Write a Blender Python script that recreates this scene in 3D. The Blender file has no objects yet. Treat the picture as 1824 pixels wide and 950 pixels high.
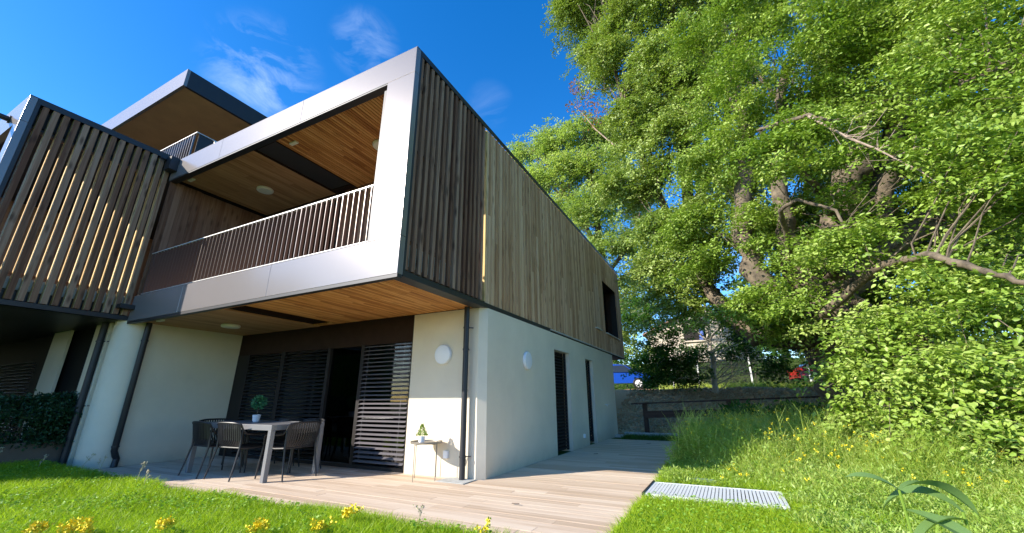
import bpy, math, random
import numpy as np
from mathutils import Vector, Matrix

# ------------------------------------------------------------------ camera, world, sun, exposure
sc = bpy.context.scene
COL = sc.collection
EYE = 1.12
F, YAW, PIT, ROLL = 721.05, 0.46814, 0.31858, -0.004445
def cam_axes():
    cy, sy = math.cos(YAW), math.sin(YAW)
    f = np.array([-sy*math.cos(PIT), cy*math.cos(PIT), math.sin(PIT)])
    r = np.array([cy, sy, 0.0]); u = np.cross(r, f)
    r2 = r*math.cos(ROLL)+u*math.sin(ROLL); u2 = -r*math.sin(ROLL)+u*math.cos(ROLL)
    return r2, u2, f
CR, CU, CF = cam_axes()
cam_d = bpy.data.cameras.new("camera"); cam = bpy.data.objects.new("camera", cam_d); COL.objects.link(cam)
m = Matrix(((CR[0], CU[0], -CF[0], 0), (CR[1], CU[1], -CF[1], 0), (CR[2], CU[2], -CF[2], EYE), (0, 0, 0, 1)))
cam.matrix_world = m
cam_d.sensor_width = 36.0; cam_d.lens = 36.0*F/1824.0
cam_d.clip_start = 0.05; cam_d.clip_end = 2000
sc.camera = cam

SUN_TO = Vector((-0.88, -1.0, 0.67)).normalized()
sun_el = math.asin(SUN_TO.z); sun_az = math.atan2(SUN_TO.x, SUN_TO.y)
sd = bpy.data.lights.new("sun", 'SUN'); so = bpy.data.objects.new("sun", sd); COL.objects.link(so)
sd.energy = 4.0; sd.angle = math.radians(0.5); sd.color = (1.0, 0.93, 0.82)
so.rotation_euler = SUN_TO.to_track_quat('Z', 'Y').to_euler()
so.location = (-20, -20, 30)

w = bpy.data.worlds.new("World"); sc.world = w; w.use_nodes = True
nt = w.node_tree; nt.nodes.clear()
N = nt.nodes.new; L = nt.links.new
out = N('ShaderNodeOutputWorld'); bg = N('ShaderNodeBackground'); bg.inputs[1].default_value = 0.15
sky = N('ShaderNodeTexSky'); sky.sky_type = 'NISHITA'; sky.sun_disc = False
sky.sun_elevation = sun_el; sky.sun_rotation = sun_az
sky.altitude = 400; sky.air_density = 1.0; sky.dust_density = 0.3; sky.ozone_density = 3.0
hs = N('ShaderNodeHueSaturation'); hs.inputs['Saturation'].default_value = 1.36; hs.inputs['Value'].default_value = 1.0
hs.inputs['Hue'].default_value = 0.507
L(sky.outputs[0], hs.inputs['Color'])
tc = N('ShaderNodeTexCoord')
# wispy clouds: streaky noise limited to a few patches of sky
mp = N('ShaderNodeMapping'); mp.inputs['Scale'].default_value = (5, 5, 11); mp.inputs['Rotation'].default_value = (0.3, 0.6, 0.5)
L(tc.outputs['Generated'], mp.inputs[0])
ns = N('ShaderNodeTexNoise'); ns.inputs['Scale'].default_value = 1.7; ns.inputs['Detail'].default_value = 8
ns.inputs['Roughness'].default_value = 0.62; ns.inputs['Distortion'].default_value = 0.7
L(mp.outputs[0], ns.inputs['Vector'])
cr = N('ShaderNodeMapRange'); cr.inputs['From Min'].default_value = 0.46; cr.inputs['From Max'].default_value = 0.95
L(ns.outputs['Fac'], cr.inputs['Value'])
acc = None
for (d, wid, st) in (((-0.906, 0.437, 0.77), 0.007, 0.55), ((-0.673, 0.531, 0.835), 0.003, 0.42), ((-0.42, 0.712, 0.69), 0.002, 0.12),
                     ((0.05, 0.95, 0.2), 0.05, 0.5)):
    v = Vector(d).normalized()
    dp = N('ShaderNodeVectorMath'); dp.operation = 'DOT_PRODUCT'; dp.inputs[1].default_value = v
    L(tc.outputs['Generated'], dp.inputs[0])
    mr = N('ShaderNodeMapRange'); mr.interpolation_type = 'SMOOTHSTEP'
    mr.inputs['From Min'].default_value = 1-wid; mr.inputs['From Max'].default_value = 1.0; mr.inputs['To Max'].default_value = st
    L(dp.outputs['Value'], mr.inputs['Value'])
    if acc is None: acc = mr.outputs[0]
    else:
        ad = N('ShaderNodeMath'); ad.operation = 'ADD'; ad.use_clamp = True
        L(acc, ad.inputs[0]); L(mr.outputs[0], ad.inputs[1]); acc = ad.outputs[0]
mu = N('ShaderNodeMath'); mu.operation = 'MULTIPLY'; L(acc, mu.inputs[0]); L(cr.outputs[0], mu.inputs[1])
mx = N('ShaderNodeMixRGB'); mx.inputs[2].default_value = (3.6, 4.3, 5.4, 1)
L(mu.outputs[0], mx.inputs[0]); L(hs.outputs[0], mx.inputs[1]); L(mx.outputs[0], bg.inputs[0]); L(bg.outputs[0], out.inputs[0])

sc.view_settings.view_transform = 'Standard'; sc.view_settings.look = 'None'
sc.view_settings.exposure = 1.15; sc.view_settings.gamma = 1.0; sc.view_settings.use_curve_mapping = False
sc.render.resolution_x = 1024; sc.render.resolution_y = 533
try:
    sc.cycles.max_bounces = 8; sc.cycles.transparent_max_bounces = 12
    sc.cycles.use_denoising = True
except Exception: pass

# ------------------------------------------------------------------ helpers
rng = np.random.default_rng(7)
def P(px, py, y):
    """the world point at depth y (metres along the side wall) used to lay out the trees"""
    d = CR*(px-912)/F + CU*(475-py)/F + CF
    t = y/d[1]
    return np.array([d[0]*t, y, EYE+d[2]*t])

def tag(o, label=None, cat=None, group=None, kind=None):
    if label: o['label'] = label
    if cat: o['category'] = cat
    if group: o['group'] = group
    if kind: o['kind'] = kind
    return o
def empty(name, loc, label, cat, group=None, rz=0.0):
    o = bpy.data.objects.new(name, None); COL.objects.link(o); o.location = loc; o.rotation_euler = (0, 0, rz)
    o.empty_display_size = 0.2
    return tag(o, label, cat, group)
def world_loc(o):
    v = Vector(o.location); p = o.parent
    while p: v = v + Vector(p.location); p = p.parent
    return v
def copy_tree(o, parent=None):
    c = o.copy(); COL.objects.link(c)
    if parent: c.parent = parent
    for ch in list(o.children): copy_tree(ch, c)
    return c

class MB:
    def __init__(s): s.v = []; s.f = []; s.r = []
    def add(s, vs, fs, r=None):
        n = len(s.v); s.v += [tuple(map(float, p)) for p in vs]; s.f += [tuple(i+n for i in f) for f in fs]
        if r is None: r = random.random()
        s.r += [r]*len(fs)
    def box(s, x0, x1, y0, y1, z0, z1, r=None):
        s.add([(x0, y0, z0), (x1, y0, z0), (x1, y1, z0), (x0, y1, z0), (x0, y0, z1), (x1, y0, z1), (x1, y1, z1), (x0, y1, z1)],
              [(0, 3, 2, 1), (4, 5, 6, 7), (0, 1, 5, 4), (1, 2, 6, 5), (2, 3, 7, 6), (3, 0, 4, 7)], r)
    def bar(s, a, b, wa, wb=None, up=(0, 0, 1), r=None, wb2=None):
        """rectangular bar from a to b; wa = width, wb = thickness"""
        a = Vector(a); b = Vector(b); wb = wa if wb is None else wb
        d = (b-a).normalized(); u = Vector(up)
        if abs(d.dot(u)) > 0.98: u = Vector((1, 0, 0))
        x = d.cross(u).normalized(); y = x.cross(d).normalized()
        vs = []
        for p in (a, b):
            for (i, j) in ((-1, -1), (1, -1), (1, 1), (-1, 1)): vs.append(p+x*i*wa/2+y*j*wb/2)
        s.add(vs, [(3, 2, 1, 0), (4, 5, 6, 7), (0, 1, 5, 4), (1, 2, 6, 5), (2, 3, 7, 6), (3, 0, 4, 7)], r)
    def tube(s, pts, rad, n=8, r=None, cap=True):
        pts = [Vector(p) for p in pts]
        rad = [rad]*len(pts) if not hasattr(rad, '__len__') else rad
        vs = []; u = None
        for i, p in enumerate(pts):
            d = (pts[min(i+1, len(pts)-1)]-pts[max(i-1, 0)]).normalized()
            if u is None: u = d.orthogonal().normalized()
            else:
                u = u-d*u.dot(d)
                u = u.normalized() if u.length > 1e-5 else d.orthogonal().normalized()
            w_ = d.cross(u)
            for k in range(n):
                a = 2*math.pi*k/n; vs.append(p+(u*math.cos(a)+w_*math.sin(a))*rad[i])
        fs = []
        for i in range(len(pts)-1):
            for k in range(n):
                fs.append((i*n+k, i*n+(k+1) % n, (i+1)*n+(k+1) % n, (i+1)*n+k))
        if cap: fs.append(tuple(range(n-1, -1, -1))); fs.append(tuple((len(pts)-1)*n+k for k in range(n)))
        s.add(vs, fs, r)
    def lathe(s, prof, c=(0, 0, 0), axis='z', n=24, r=None):
        vs = []; fs = []
        for (rr, h) in prof:
            for k in range(n):
                a = 2*math.pi*k/n; q = (rr*math.cos(a), rr*math.sin(a), h)
                if axis == 'y': q = (q[0], -h, q[1])
                if axis == 'x': q = (h, q[0], q[1])
                vs.append((c[0]+q[0], c[1]+q[1], c[2]+q[2]))
        for i in range(len(prof)-1):
            for k in range(n): fs.append((i*n+k, i*n+(k+1) % n, (i+1)*n+(k+1) % n, (i+1)*n+k))
        fs.append(tuple(range(n-1, -1, -1))); fs.append(tuple((len(prof)-1)*n+k for k in range(n)))
        s.add(vs, fs, r)
    def prism(s, poly, z0, z1, r=None):
        n = len(poly)
        s.add([(x, y, z0) for x, y in poly]+[(x, y, z1) for x, y in poly],
              [tuple(range(n-1, -1, -1)), tuple(range(n, 2*n))]+[(i, (i+1) % n, n+(i+1) % n, n+i) for i in range(n)], r)
    def build(s, name, mat, parent=None, smooth=False, bevel=0.0, label=None, loc=None):
        me = bpy.data.meshes.new(name)
        org = world_loc(parent) if parent else Vector(loc or (0, 0, 0))
        if parent and loc == 'local': org = Vector((0, 0, 0))
        me.from_pydata([(x-org.x, y-org.y, z-org.z) for x, y, z in s.v], [], s.f)
        a = me.attributes.new('rnd', 'FLOAT', 'FACE'); a.data.foreach_set('value', s.r)
        me.materials.append(mat)
        import bmesh
        bm = bmesh.new(); bm.from_mesh(me); bmesh.ops.recalc_face_normals(bm, faces=bm.faces); bm.to_mesh(me); bm.free()
        if smooth:
            me.shade_smooth()
            try: me.set_sharp_from_angle(angle=math.radians(38))
            except Exception: pass
        o = bpy.data.objects.new(name, me); COL.objects.link(o)
        if parent: o.parent = parent
        else: o.location = org
        if bevel:
            b = o.modifiers.new('bevel', 'BEVEL'); b.width = bevel; b.segments = 2; b.limit_method = 'ANGLE'
        if label: o['label'] = label
        return o

def np_mesh(name, verts, quads, mat, parent=None, rnd=None, smooth=False):
    """fast mesh of quads from arrays; verts (n,3), quads (m,4)"""
    org = np.array(world_loc(parent)) if parent else np.zeros(3)
    me = bpy.data.meshes.new(name); verts = np.asarray(verts, dtype=np.float32)-org.astype(np.float32); quads = np.asarray(quads, dtype=np.int32)
    me.vertices.add(len(verts)); me.vertices.foreach_set('co', verts.ravel())
    k = quads.shape[1]
    me.loops.add(quads.size); me.loops.foreach_set('vertex_index', quads.ravel())
    me.polygons.add(len(quads)); me.polygons.foreach_set('loop_start', np.arange(0, quads.size, k, dtype=np.int32))
    try: me.polygons.foreach_set('loop_total', np.full(len(quads), k, dtype=np.int32))
    except Exception: pass
    me.update(calc_edges=True)
    if rnd is not None:
        a = me.attributes.new('rnd', 'FLOAT', 'FACE'); a.data.foreach_set('value', np.asarray(rnd, dtype=np.float32))
    me.materials.append(mat)
    if smooth: me.shade_smooth()
    o = bpy.data.objects.new(name, me); COL.objects.link(o)
    if parent: o.parent = parent
    return o

# ------------------------------------------------------------------ materials
def newmat(name):
    mt = bpy.data.materials.new(name); mt.use_nodes = True; t = mt.node_tree
    return mt, t, t.nodes['Principled BSDF']
def setp(b, **k):
    for n, v in k.items():
        n = n.replace('_', ' ')
        if n in b.inputs: b.inputs[n].default_value = v
def plain(name, col, rough=0.5, metal=0.0, noise=0.0, scale=8.0, bump=0.0, bscale=120.0, spec=None):
    mt, t, b = newmat(name); setp(b, Roughness=rough, Metallic=metal)
    if spec is not None: b.inputs['Specular IOR Level'].default_value = spec
    b.inputs['Base Color'].default_value = (*col, 1)
    tcn = t.nodes.new('ShaderNodeTexCoord')
    if noise:
        n = t.nodes.new('ShaderNodeTexNoise'); n.inputs['Scale'].default_value = scale; n.inputs['Detail'].default_value = 6
        n.inputs['Roughness'].default_value = 0.65
        t.links.new(tcn.outputs['Object'], n.inputs['Vector'])
        r = t.nodes.new('ShaderNodeValToRGB')
        r.color_ramp.elements[0].position = 0.3; r.color_ramp.elements[1].position = 0.7
        r.color_ramp.elements[0].color = (*[c*(1-noise) for c in col], 1); r.color_ramp.elements[1].color = (*[min(1, c*(1+noise*0.6)) for c in col], 1)
        t.links.new(n.outputs['Fac'], r.inputs[0]); t.links.new(r.outputs[0], b.inputs['Base Color'])
    if bump:
        n2 = t.nodes.new('ShaderNodeTexNoise'); n2.inputs['Scale'].default_value = bscale; n2.inputs['Detail'].default_value = 4
        t.links.new(tcn.outputs['Object'], n2.inputs['Vector'])
        bp = t.nodes.new('ShaderNodeBump'); bp.inputs['Strength'].default_value = bump; bp.inputs['Distance'].default_value = 0.01
        t.links.new(n2.outputs['Fac'], bp.inputs['Height']); t.links.new(bp.outputs[0], b.inputs['Normal'])
    return mt
def wood(name, cols, axis=2, rough=0.7, knots=0.6, var=0.5, grain=1.0, spec=0.25):
    """boards: grain stretched along axis, shifted per board by the face attribute rnd, with dark knots"""
    mt, t, b = newmat(name); setp(b, Roughness=rough); b.inputs['Specular IOR Level'].default_value = spec
    n_ = t.nodes.new; l_ = t.links.new
    tcn = n_('ShaderNodeTexCoord'); at = n_('ShaderNodeAttribute'); at.attribute_name = 'rnd'
    m1 = n_('ShaderNodeVectorMath'); m1.operation = 'SCALE'; m1.inputs[0].default_value = (37.0, 53.0, 71.0); l_(at.outputs['Fac'], m1.inputs['Scale'])
    ad = n_('ShaderNodeVectorMath'); ad.operation = 'ADD'; l_(tcn.outputs['Object'], ad.inputs[0]); l_(m1.outputs[0], ad.inputs[1])
    sc_ = [26.0*grain]*3; sc_[axis] = 1.1
    mp_ = n_('ShaderNodeVectorMath'); mp_.operation = 'MULTIPLY'; mp_.inputs[1].default_value = sc_; l_(ad.outputs[0], mp_.inputs[0])
    ns_ = n_('ShaderNodeTexNoise'); ns_.inputs['Scale'].default_value = 1.0; ns_.inputs['Detail'].default_value = 5; ns_.inputs['Distortion'].default_value = 0.6
    l_(mp_.outputs[0], ns_.inputs['Vector'])
    # value: grain + board shift
    a1 = n_('ShaderNodeMath'); a1.operation = 'MULTIPLY_ADD'; l_(at.outputs['Fac'], a1.inputs[0]); a1.inputs[1].default_value = var; a1.inputs[2].default_value = -var/2
    a2 = n_('ShaderNodeMath'); a2.operation = 'ADD'; a2.use_clamp = True; l_(ns_.outputs['Fac'], a2.inputs[0]); l_(a1.outputs[0], a2.inputs[1])
    rp = n_('ShaderNodeValToRGB'); e = rp.color_ramp.elements
    e[0].position = 0.22; e[0].color = (*cols[0], 1); e[1].position = 0.78; e[1].color = (*cols[2], 1)
    k = e.new(0.5); k.color = (*cols[1], 1)
    l_(a2.outputs[0], rp.inputs[0])
    col_out = rp.outputs[0]
    if knots:
        sk = [9.0]*3; sk[axis] = 2.6
        mk = n_('ShaderNodeVectorMath'); mk.operation = 'MULTIPLY'; mk.inputs[1].default_value = sk; l_(ad.outputs[0], mk.inputs[0])
        vo = n_('ShaderNodeTexVoronoi'); vo.inputs['Scale'].default_value = 1.0; l_(mk.outputs[0], vo.inputs['Vector'])
        kr = n_('ShaderNodeMapRange'); kr.inputs['From Min'].default_value = 0.10; kr.inputs['From Max'].default_value = 0.30
        kr.inputs['To Min'].default_value = knots; kr.inputs['To Max'].default_value = 0.0; l_(vo.outputs['Distance'], kr.inputs['Value'])
        mm = n_('ShaderNodeMixRGB'); mm.inputs[2].default_value = (*[c*0.35 for c in cols[0]], 1); l_(kr.outputs[0], mm.inputs[0]); l_(rp.outputs[0], mm.inputs[1])
        col_out = mm.outputs[0]
    l_(col_out, b.inputs['Base Color'])
    bp = n_('ShaderNodeBump'); bp.inputs['Strength'].default_value = 0.25; bp.inputs['Distance'].default_value = 0.004
    l_(ns_.outputs['Fac'], bp.inputs['Height']); l_(bp.outputs[0], b.inputs['Normal'])
    return mt
def leafmat(name, c0, c1, c2, trans=0.45, rough=0.45, tcol=1.6):
    mt = bpy.data.materials.new(name); mt.use_nodes = True; t = mt.node_tree; t.nodes.clear()
    n_ = t.nodes.new; l_ = t.links.new
    o = n_('ShaderNodeOutputMaterial'); at = n_('ShaderNodeAttribute'); at.attribute_name = 'rnd'
    rp = n_('ShaderNodeValToRGB'); e = rp.color_ramp.elements; e[0].color = (*c0, 1); e[1].color = (*c2, 1); k = e.new(0.5); k.color = (*c1, 1)
    l_(at.outputs['Fac'], rp.inputs[0])
    pb = n_('ShaderNodeBsdfPrincipled'); pb.inputs['Roughness'].default_value = rough; pb.inputs['Specular IOR Level'].default_value = 0.35
    l_(rp.outputs[0], pb.inputs['Base Color'])
    tr = n_('ShaderNodeBsdfTranslucent'); g = n_('ShaderNodeMixRGB'); g.blend_type = 'MULTIPLY'; g.inputs[0].default_value = 1
    g.inputs[2].default_value = (tcol*1.0, tcol*1.05, tcol*0.45, 1); l_(rp.outputs[0], g.inputs[1]); l_(g.outputs[0], tr.inputs[0])
    mx_ = n_('ShaderNodeMixShader'); mx_.inputs[0].default_value = trans; l_(pb.outputs[0], mx_.inputs[1]); l_(tr.outputs[0], mx_.inputs[2])
    l_(mx_.outputs[0], o.inputs[0])
    return mt
def glassmat(name, tint=(0.55, 0.6, 0.6)):
    mt = bpy.data.materials.new(name); mt.use_nodes = True; t = mt.node_tree; t.nodes.clear()
    n_ = t.nodes.new; l_ = t.links.new
    o = n_('ShaderNodeOutputMaterial'); gl = n_('ShaderNodeBsdfGlossy'); gl.inputs['Roughness'].default_value = 0.01
    tr = n_('ShaderNodeBsdfTransparent'); tr.inputs[0].default_value = (*tint, 1)
    fr = n_('ShaderNodeFresnel'); fr.inputs[0].default_value = 1.6
    mx_ = n_('ShaderNodeMixShader'); l_(fr.outputs[0], mx_.inputs[0]); l_(tr.outputs[0], mx_.inputs[1]); l_(gl.outputs[0], mx_.inputs[2]); l_(mx_.outputs[0], o.inputs[0])
    return mt

M = {}
M['plaster'] = plain('white_plaster', (0.76, 0.67, 0.525), 0.85, noise=0.09, scale=0.9, bump=0.35, bscale=260)
def add_splash(mt):
    t = mt.node_tree; b = t.nodes['Principled BSDF']; src = b.inputs['Base Color'].links[0].from_socket; n_ = t.nodes.new; l_ = t.links.new
    tcn = n_('ShaderNodeTexCoord'); sp = n_('ShaderNodeSeparateXYZ'); l_(tcn.outputs['Object'], sp.inputs[0])
    ns_ = n_('ShaderNodeTexNoise'); ns_.inputs['Scale'].default_value = 6; ns_.inputs['Detail'].default_value = 8; ns_.inputs['Roughness'].default_value = 0.7; l_(tcn.outputs['Object'], ns_.inputs['Vector'])
    mr = n_('ShaderNodeMapRange'); mr.inputs['From Min'].default_value = 0.0; mr.inputs['From Max'].default_value = 0.32; mr.inputs['To Min'].default_value = 0.62; mr.inputs['To Max'].default_value = 0.0; l_(sp.outputs['Z'], mr.inputs['Value'])
    mu_ = n_('ShaderNodeMath'); mu_.operation = 'MULTIPLY'; l_(mr.outputs[0], mu_.inputs[0]); l_(ns_.outputs['Fac'], mu_.inputs[1])
    mx_ = n_('ShaderNodeMixRGB'); mx_.inputs[2].default_value = (0.30, 0.27, 0.20, 1); l_(mu_.outputs[0], mx_.inputs[0]); l_(src, mx_.inputs[1]); l_(mx_.outputs[0], b.inputs['Base Color'])
add_splash(M['plaster'])
M['fascia'] = plain('champagne_metal', (0.25, 0.225, 0.218), 0.22, 0.30, noise=0.03, scale=0.8)
M['trim'] = plain('anthracite_metal', (0.030, 0.030, 0.034), 0.45, 0.3)
M['dark'] = plain('dark_brown_metal', (0.018, 0.014, 0.013), 0.55, 0.0, spec=0.25)
M['matte_dark'] = plain('matt_dark_glazing', (0.010, 0.010, 0.011), 0.8, 0.0, spec=0.1)
M['darkgrey'] = plain('dark_grey_panel', (0.06, 0.055, 0.055), 0.4, 0.3)
M['header'] = plain('dark_wood_header', (0.034, 0.018, 0.013), 0.75, spec=0.15, noise=0.25, scale=5)
M['slat'] = wood('weathered_slats', [(0.14, 0.062, 0.035), (0.26, 0.14, 0.085), (0.39, 0.245, 0.165)], 2, knots=0.7, var=0.45)
M['slat_fresh_lit'] = wood('sunlit_fresh_edges', [(0.46, 0.29, 0.10), (0.70, 0.49, 0.21), (0.80, 0.62, 0.33)], 2, knots=0.7, var=0.45)  # less weathered wood, toned brighter for the sunlit strips on front-facing sides
M['cladding'] = wood('weathered_cladding', [(0.38, 0.205, 0.10), (0.56, 0.345, 0.195), (0.69, 0.46, 0.28)], 2, knots=0.55, var=0.5)
M['planks'] = wood('brown_planks', [(0.13, 0.062, 0.036), (0.23, 0.12, 0.075), (0.32, 0.185, 0.12)], 2, knots=0.5, var=0.5)
M['soffit'] = wood('orange_larch_soffit', [(0.36, 0.13, 0.035), (0.62, 0.28, 0.08), (0.75, 0.40, 0.15)], 1, rough=0.6, knots=0.35, var=0.45)
M['soffit_dull'] = wood('brown_soffit_boards', [(0.32, 0.15, 0.06), (0.45, 0.235, 0.105), (0.55, 0.31, 0.15)], 1, rough=0.6, knots=0.2, var=0.35)
M['deck'] = wood('pinkish_deck_boards', [(0.50, 0.37, 0.255), (0.62, 0.475, 0.345), (0.71, 0.57, 0.43)], 0, rough=0.75, knots=0.0, var=0.55, grain=0.8)
M['glass'] = glassmat('window_glass')
M['blind'] = plain('blind_slats', (0.24, 0.22, 0.235), 0.4, 0.3)
M['blind_shaded'] = plain('shaded_blind_slats', (0.035, 0.033, 0.034), 0.45, 0.2)  # same blinds in the shaded panes, shade put into the colour
M['canopy'] = plain('tan_canopy_boards', (0.60, 0.33, 0.15), 0.8, noise=0.12, scale=2.5)
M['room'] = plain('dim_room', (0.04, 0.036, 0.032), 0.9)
M['lampglass'] = plain('opal_lamp_cover', (0.82, 0.82, 0.84), 0.3)
M['lampcream'] = plain('cream_lamp_cover', (0.80, 0.76, 0.62), 0.4)
M['sill'] = plain('light_metal_sill', (0.72, 0.70, 0.68), 0.4, 0.3)
M['chair'] = plain('anthracite_plastic', (0.014, 0.014, 0.017), 0.45, noise=0.1)
M['table'] = plain('grey_powder_coat', (0.20, 0.20, 0.21), 0.42, 0.2, noise=0.06, scale=20)
M['wire'] = plain('taupe_wire', (0.26, 0.23, 0.19), 0.45, 0.3)
M['pot'] = plain('white_pot', (0.75, 0.76, 0.80), 0.35)
M['concrete'] = plain('pale_concrete', (0.45, 0.45, 0.42), 0.9, noise=0.25, scale=9, bump=0.3)
M['planter'] = plain('brown_planter', (0.13, 0.10, 0.075), 0.9, noise=0.2, scale=3, bump=0.3)
M['soil'] = plain('soil', (0.09, 0.06, 0.04), 0.95, noise=0.4, scale=6, bump=0.6, bscale=40)
M['grate'] = plain('galvanised_steel', (0.78, 0.79, 0.80), 0.5, 0.2, noise=0.08, scale=30)
M['manhole'] = plain('green_cover', (0.14, 0.22, 0.15), 0.7, noise=0.3, scale=15)
M['bark'] = plain('beech_bark', (0.155, 0.12, 0.08), 0.9, noise=0.75, scale=5.5, bump=1.0, bscale=18)
M['bark_dark'] = plain('dark_bark', (0.12, 0.09, 0.07), 0.9, noise=0.4, scale=4, bump=0.8, bscale=14)
M['birch'] = plain('pale_bark', (0.55, 0.50, 0.44), 0.85, noise=0.35, scale=7, bump=0.4, bscale=20)
M['deadwood'] = plain('dead_wood', (0.36, 0.27, 0.21), 0.85, noise=0.3, scale=9)
M['leaf_near'] = leafmat('beech_leaves', (0.085, 0.165, 0.016), (0.235, 0.35, 0.045), (0.46, 0.55, 0.16), trans=0.22)
M['leaf_mid'] = leafmat('tall_tree_leaves', (0.10, 0.17, 0.026), (0.235, 0.325, 0.06), (0.45, 0.52, 0.18), trans=0.2)
M['leaf_pale'] = leafmat('pale_tree_leaves', (0.17, 0.26, 0.06), (0.30, 0.40, 0.13), (0.46, 0.52, 0.24))
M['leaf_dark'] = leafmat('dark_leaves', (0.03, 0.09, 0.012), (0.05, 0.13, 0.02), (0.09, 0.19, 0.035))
M['leaf_dead'] = leafmat('dead_leaves', (0.22, 0.09, 0.04), (0.30, 0.14, 0.06), (0.36, 0.20, 0.10))
M['hedge'] = leafmat('hedge_leaves', (0.012, 0.045, 0.02), (0.025, 0.075, 0.03), (0.06, 0.13, 0.06), trans=0.25, rough=0.3)
M['topiary'] = leafmat('topiary_leaves', (0.03, 0.13, 0.06), (0.06, 0.22, 0.11), (0.12, 0.34, 0.19), trans=0.25, rough=0.35)
M['lawn'] = leafmat('lawn_blades', (0.16, 0.28, 0.008), (0.29, 0.44, 0.014), (0.50, 0.62, 0.05), trans=0.45, tcol=1.25)
M['meadow'] = leafmat('meadow_blades', (0.26, 0.36, 0.04), (0.42, 0.51, 0.10), (0.60, 0.64, 0.22), trans=0.45, tcol=1.25)
M['weed'] = leafmat('weed_leaves', (0.20, 0.32, 0.04), (0.32, 0.46, 0.08), (0.46, 0.57, 0.18), trans=0.4)
M['clover'] = leafmat('clover_leaves', (0.13, 0.27, 0.02), (0.20, 0.36, 0.03), (0.33, 0.48, 0.07), trans=0.35)
M['bigleaf'] = leafmat('big_leaf', (0.13, 0.23, 0.06), (0.16, 0.27, 0.08), (0.2, 0.3, 0.12), trans=0.35, tcol=1.2)
M['railing'] = plain('bronze_railing', (0.20, 0.17, 0.16), 0.3, 0.7)
M['petal'] = plain('yellow_petals', (0.85, 0.68, 0.02), 0.6)
M['drystem'] = plain('dry_stem', (0.42, 0.38, 0.24), 0.8)

# ------------------------------------------------------------------ ground
def smooth(a, b, x):
    t = np.clip((x-a)/(b-a), 0, 1); return t*t*(3-2*t)
def height(x, y):
    x = np.asarray(x, float); y = np.asarray(y, float)
    h = 1.60*smooth(15.1, 22.2, y) + 0.08*smooth(22.4, 25, y) + 2.1*smooth(27, 33, y)+5.0*smooth(33, 110, y)
    bump = 0.05*np.sin(x*1.7+y*0.9)*np.sin(y*1.3-x*0.4)*smooth(14.5, 16, y)
    mead = (0.10*np.sin(x*0.9+1)*np.sin(y*0.7)+0.08)*smooth(7, 9, y)*smooth(-0.6, 1.5, x)*(1-smooth(13, 15, y))
    near = 0.015+0.03*np.sin(x*0.8+0.5)*np.sin(y*1.1+1)+0.05*smooth(-7, -11, x)*(1-smooth(3.0, 3.4, y))
    nearmask = (1-smooth(3.2, 3.4, y))
    return h+bump+mead+np.where(y < 3.4, near*nearmask, 0)-0.02
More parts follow.
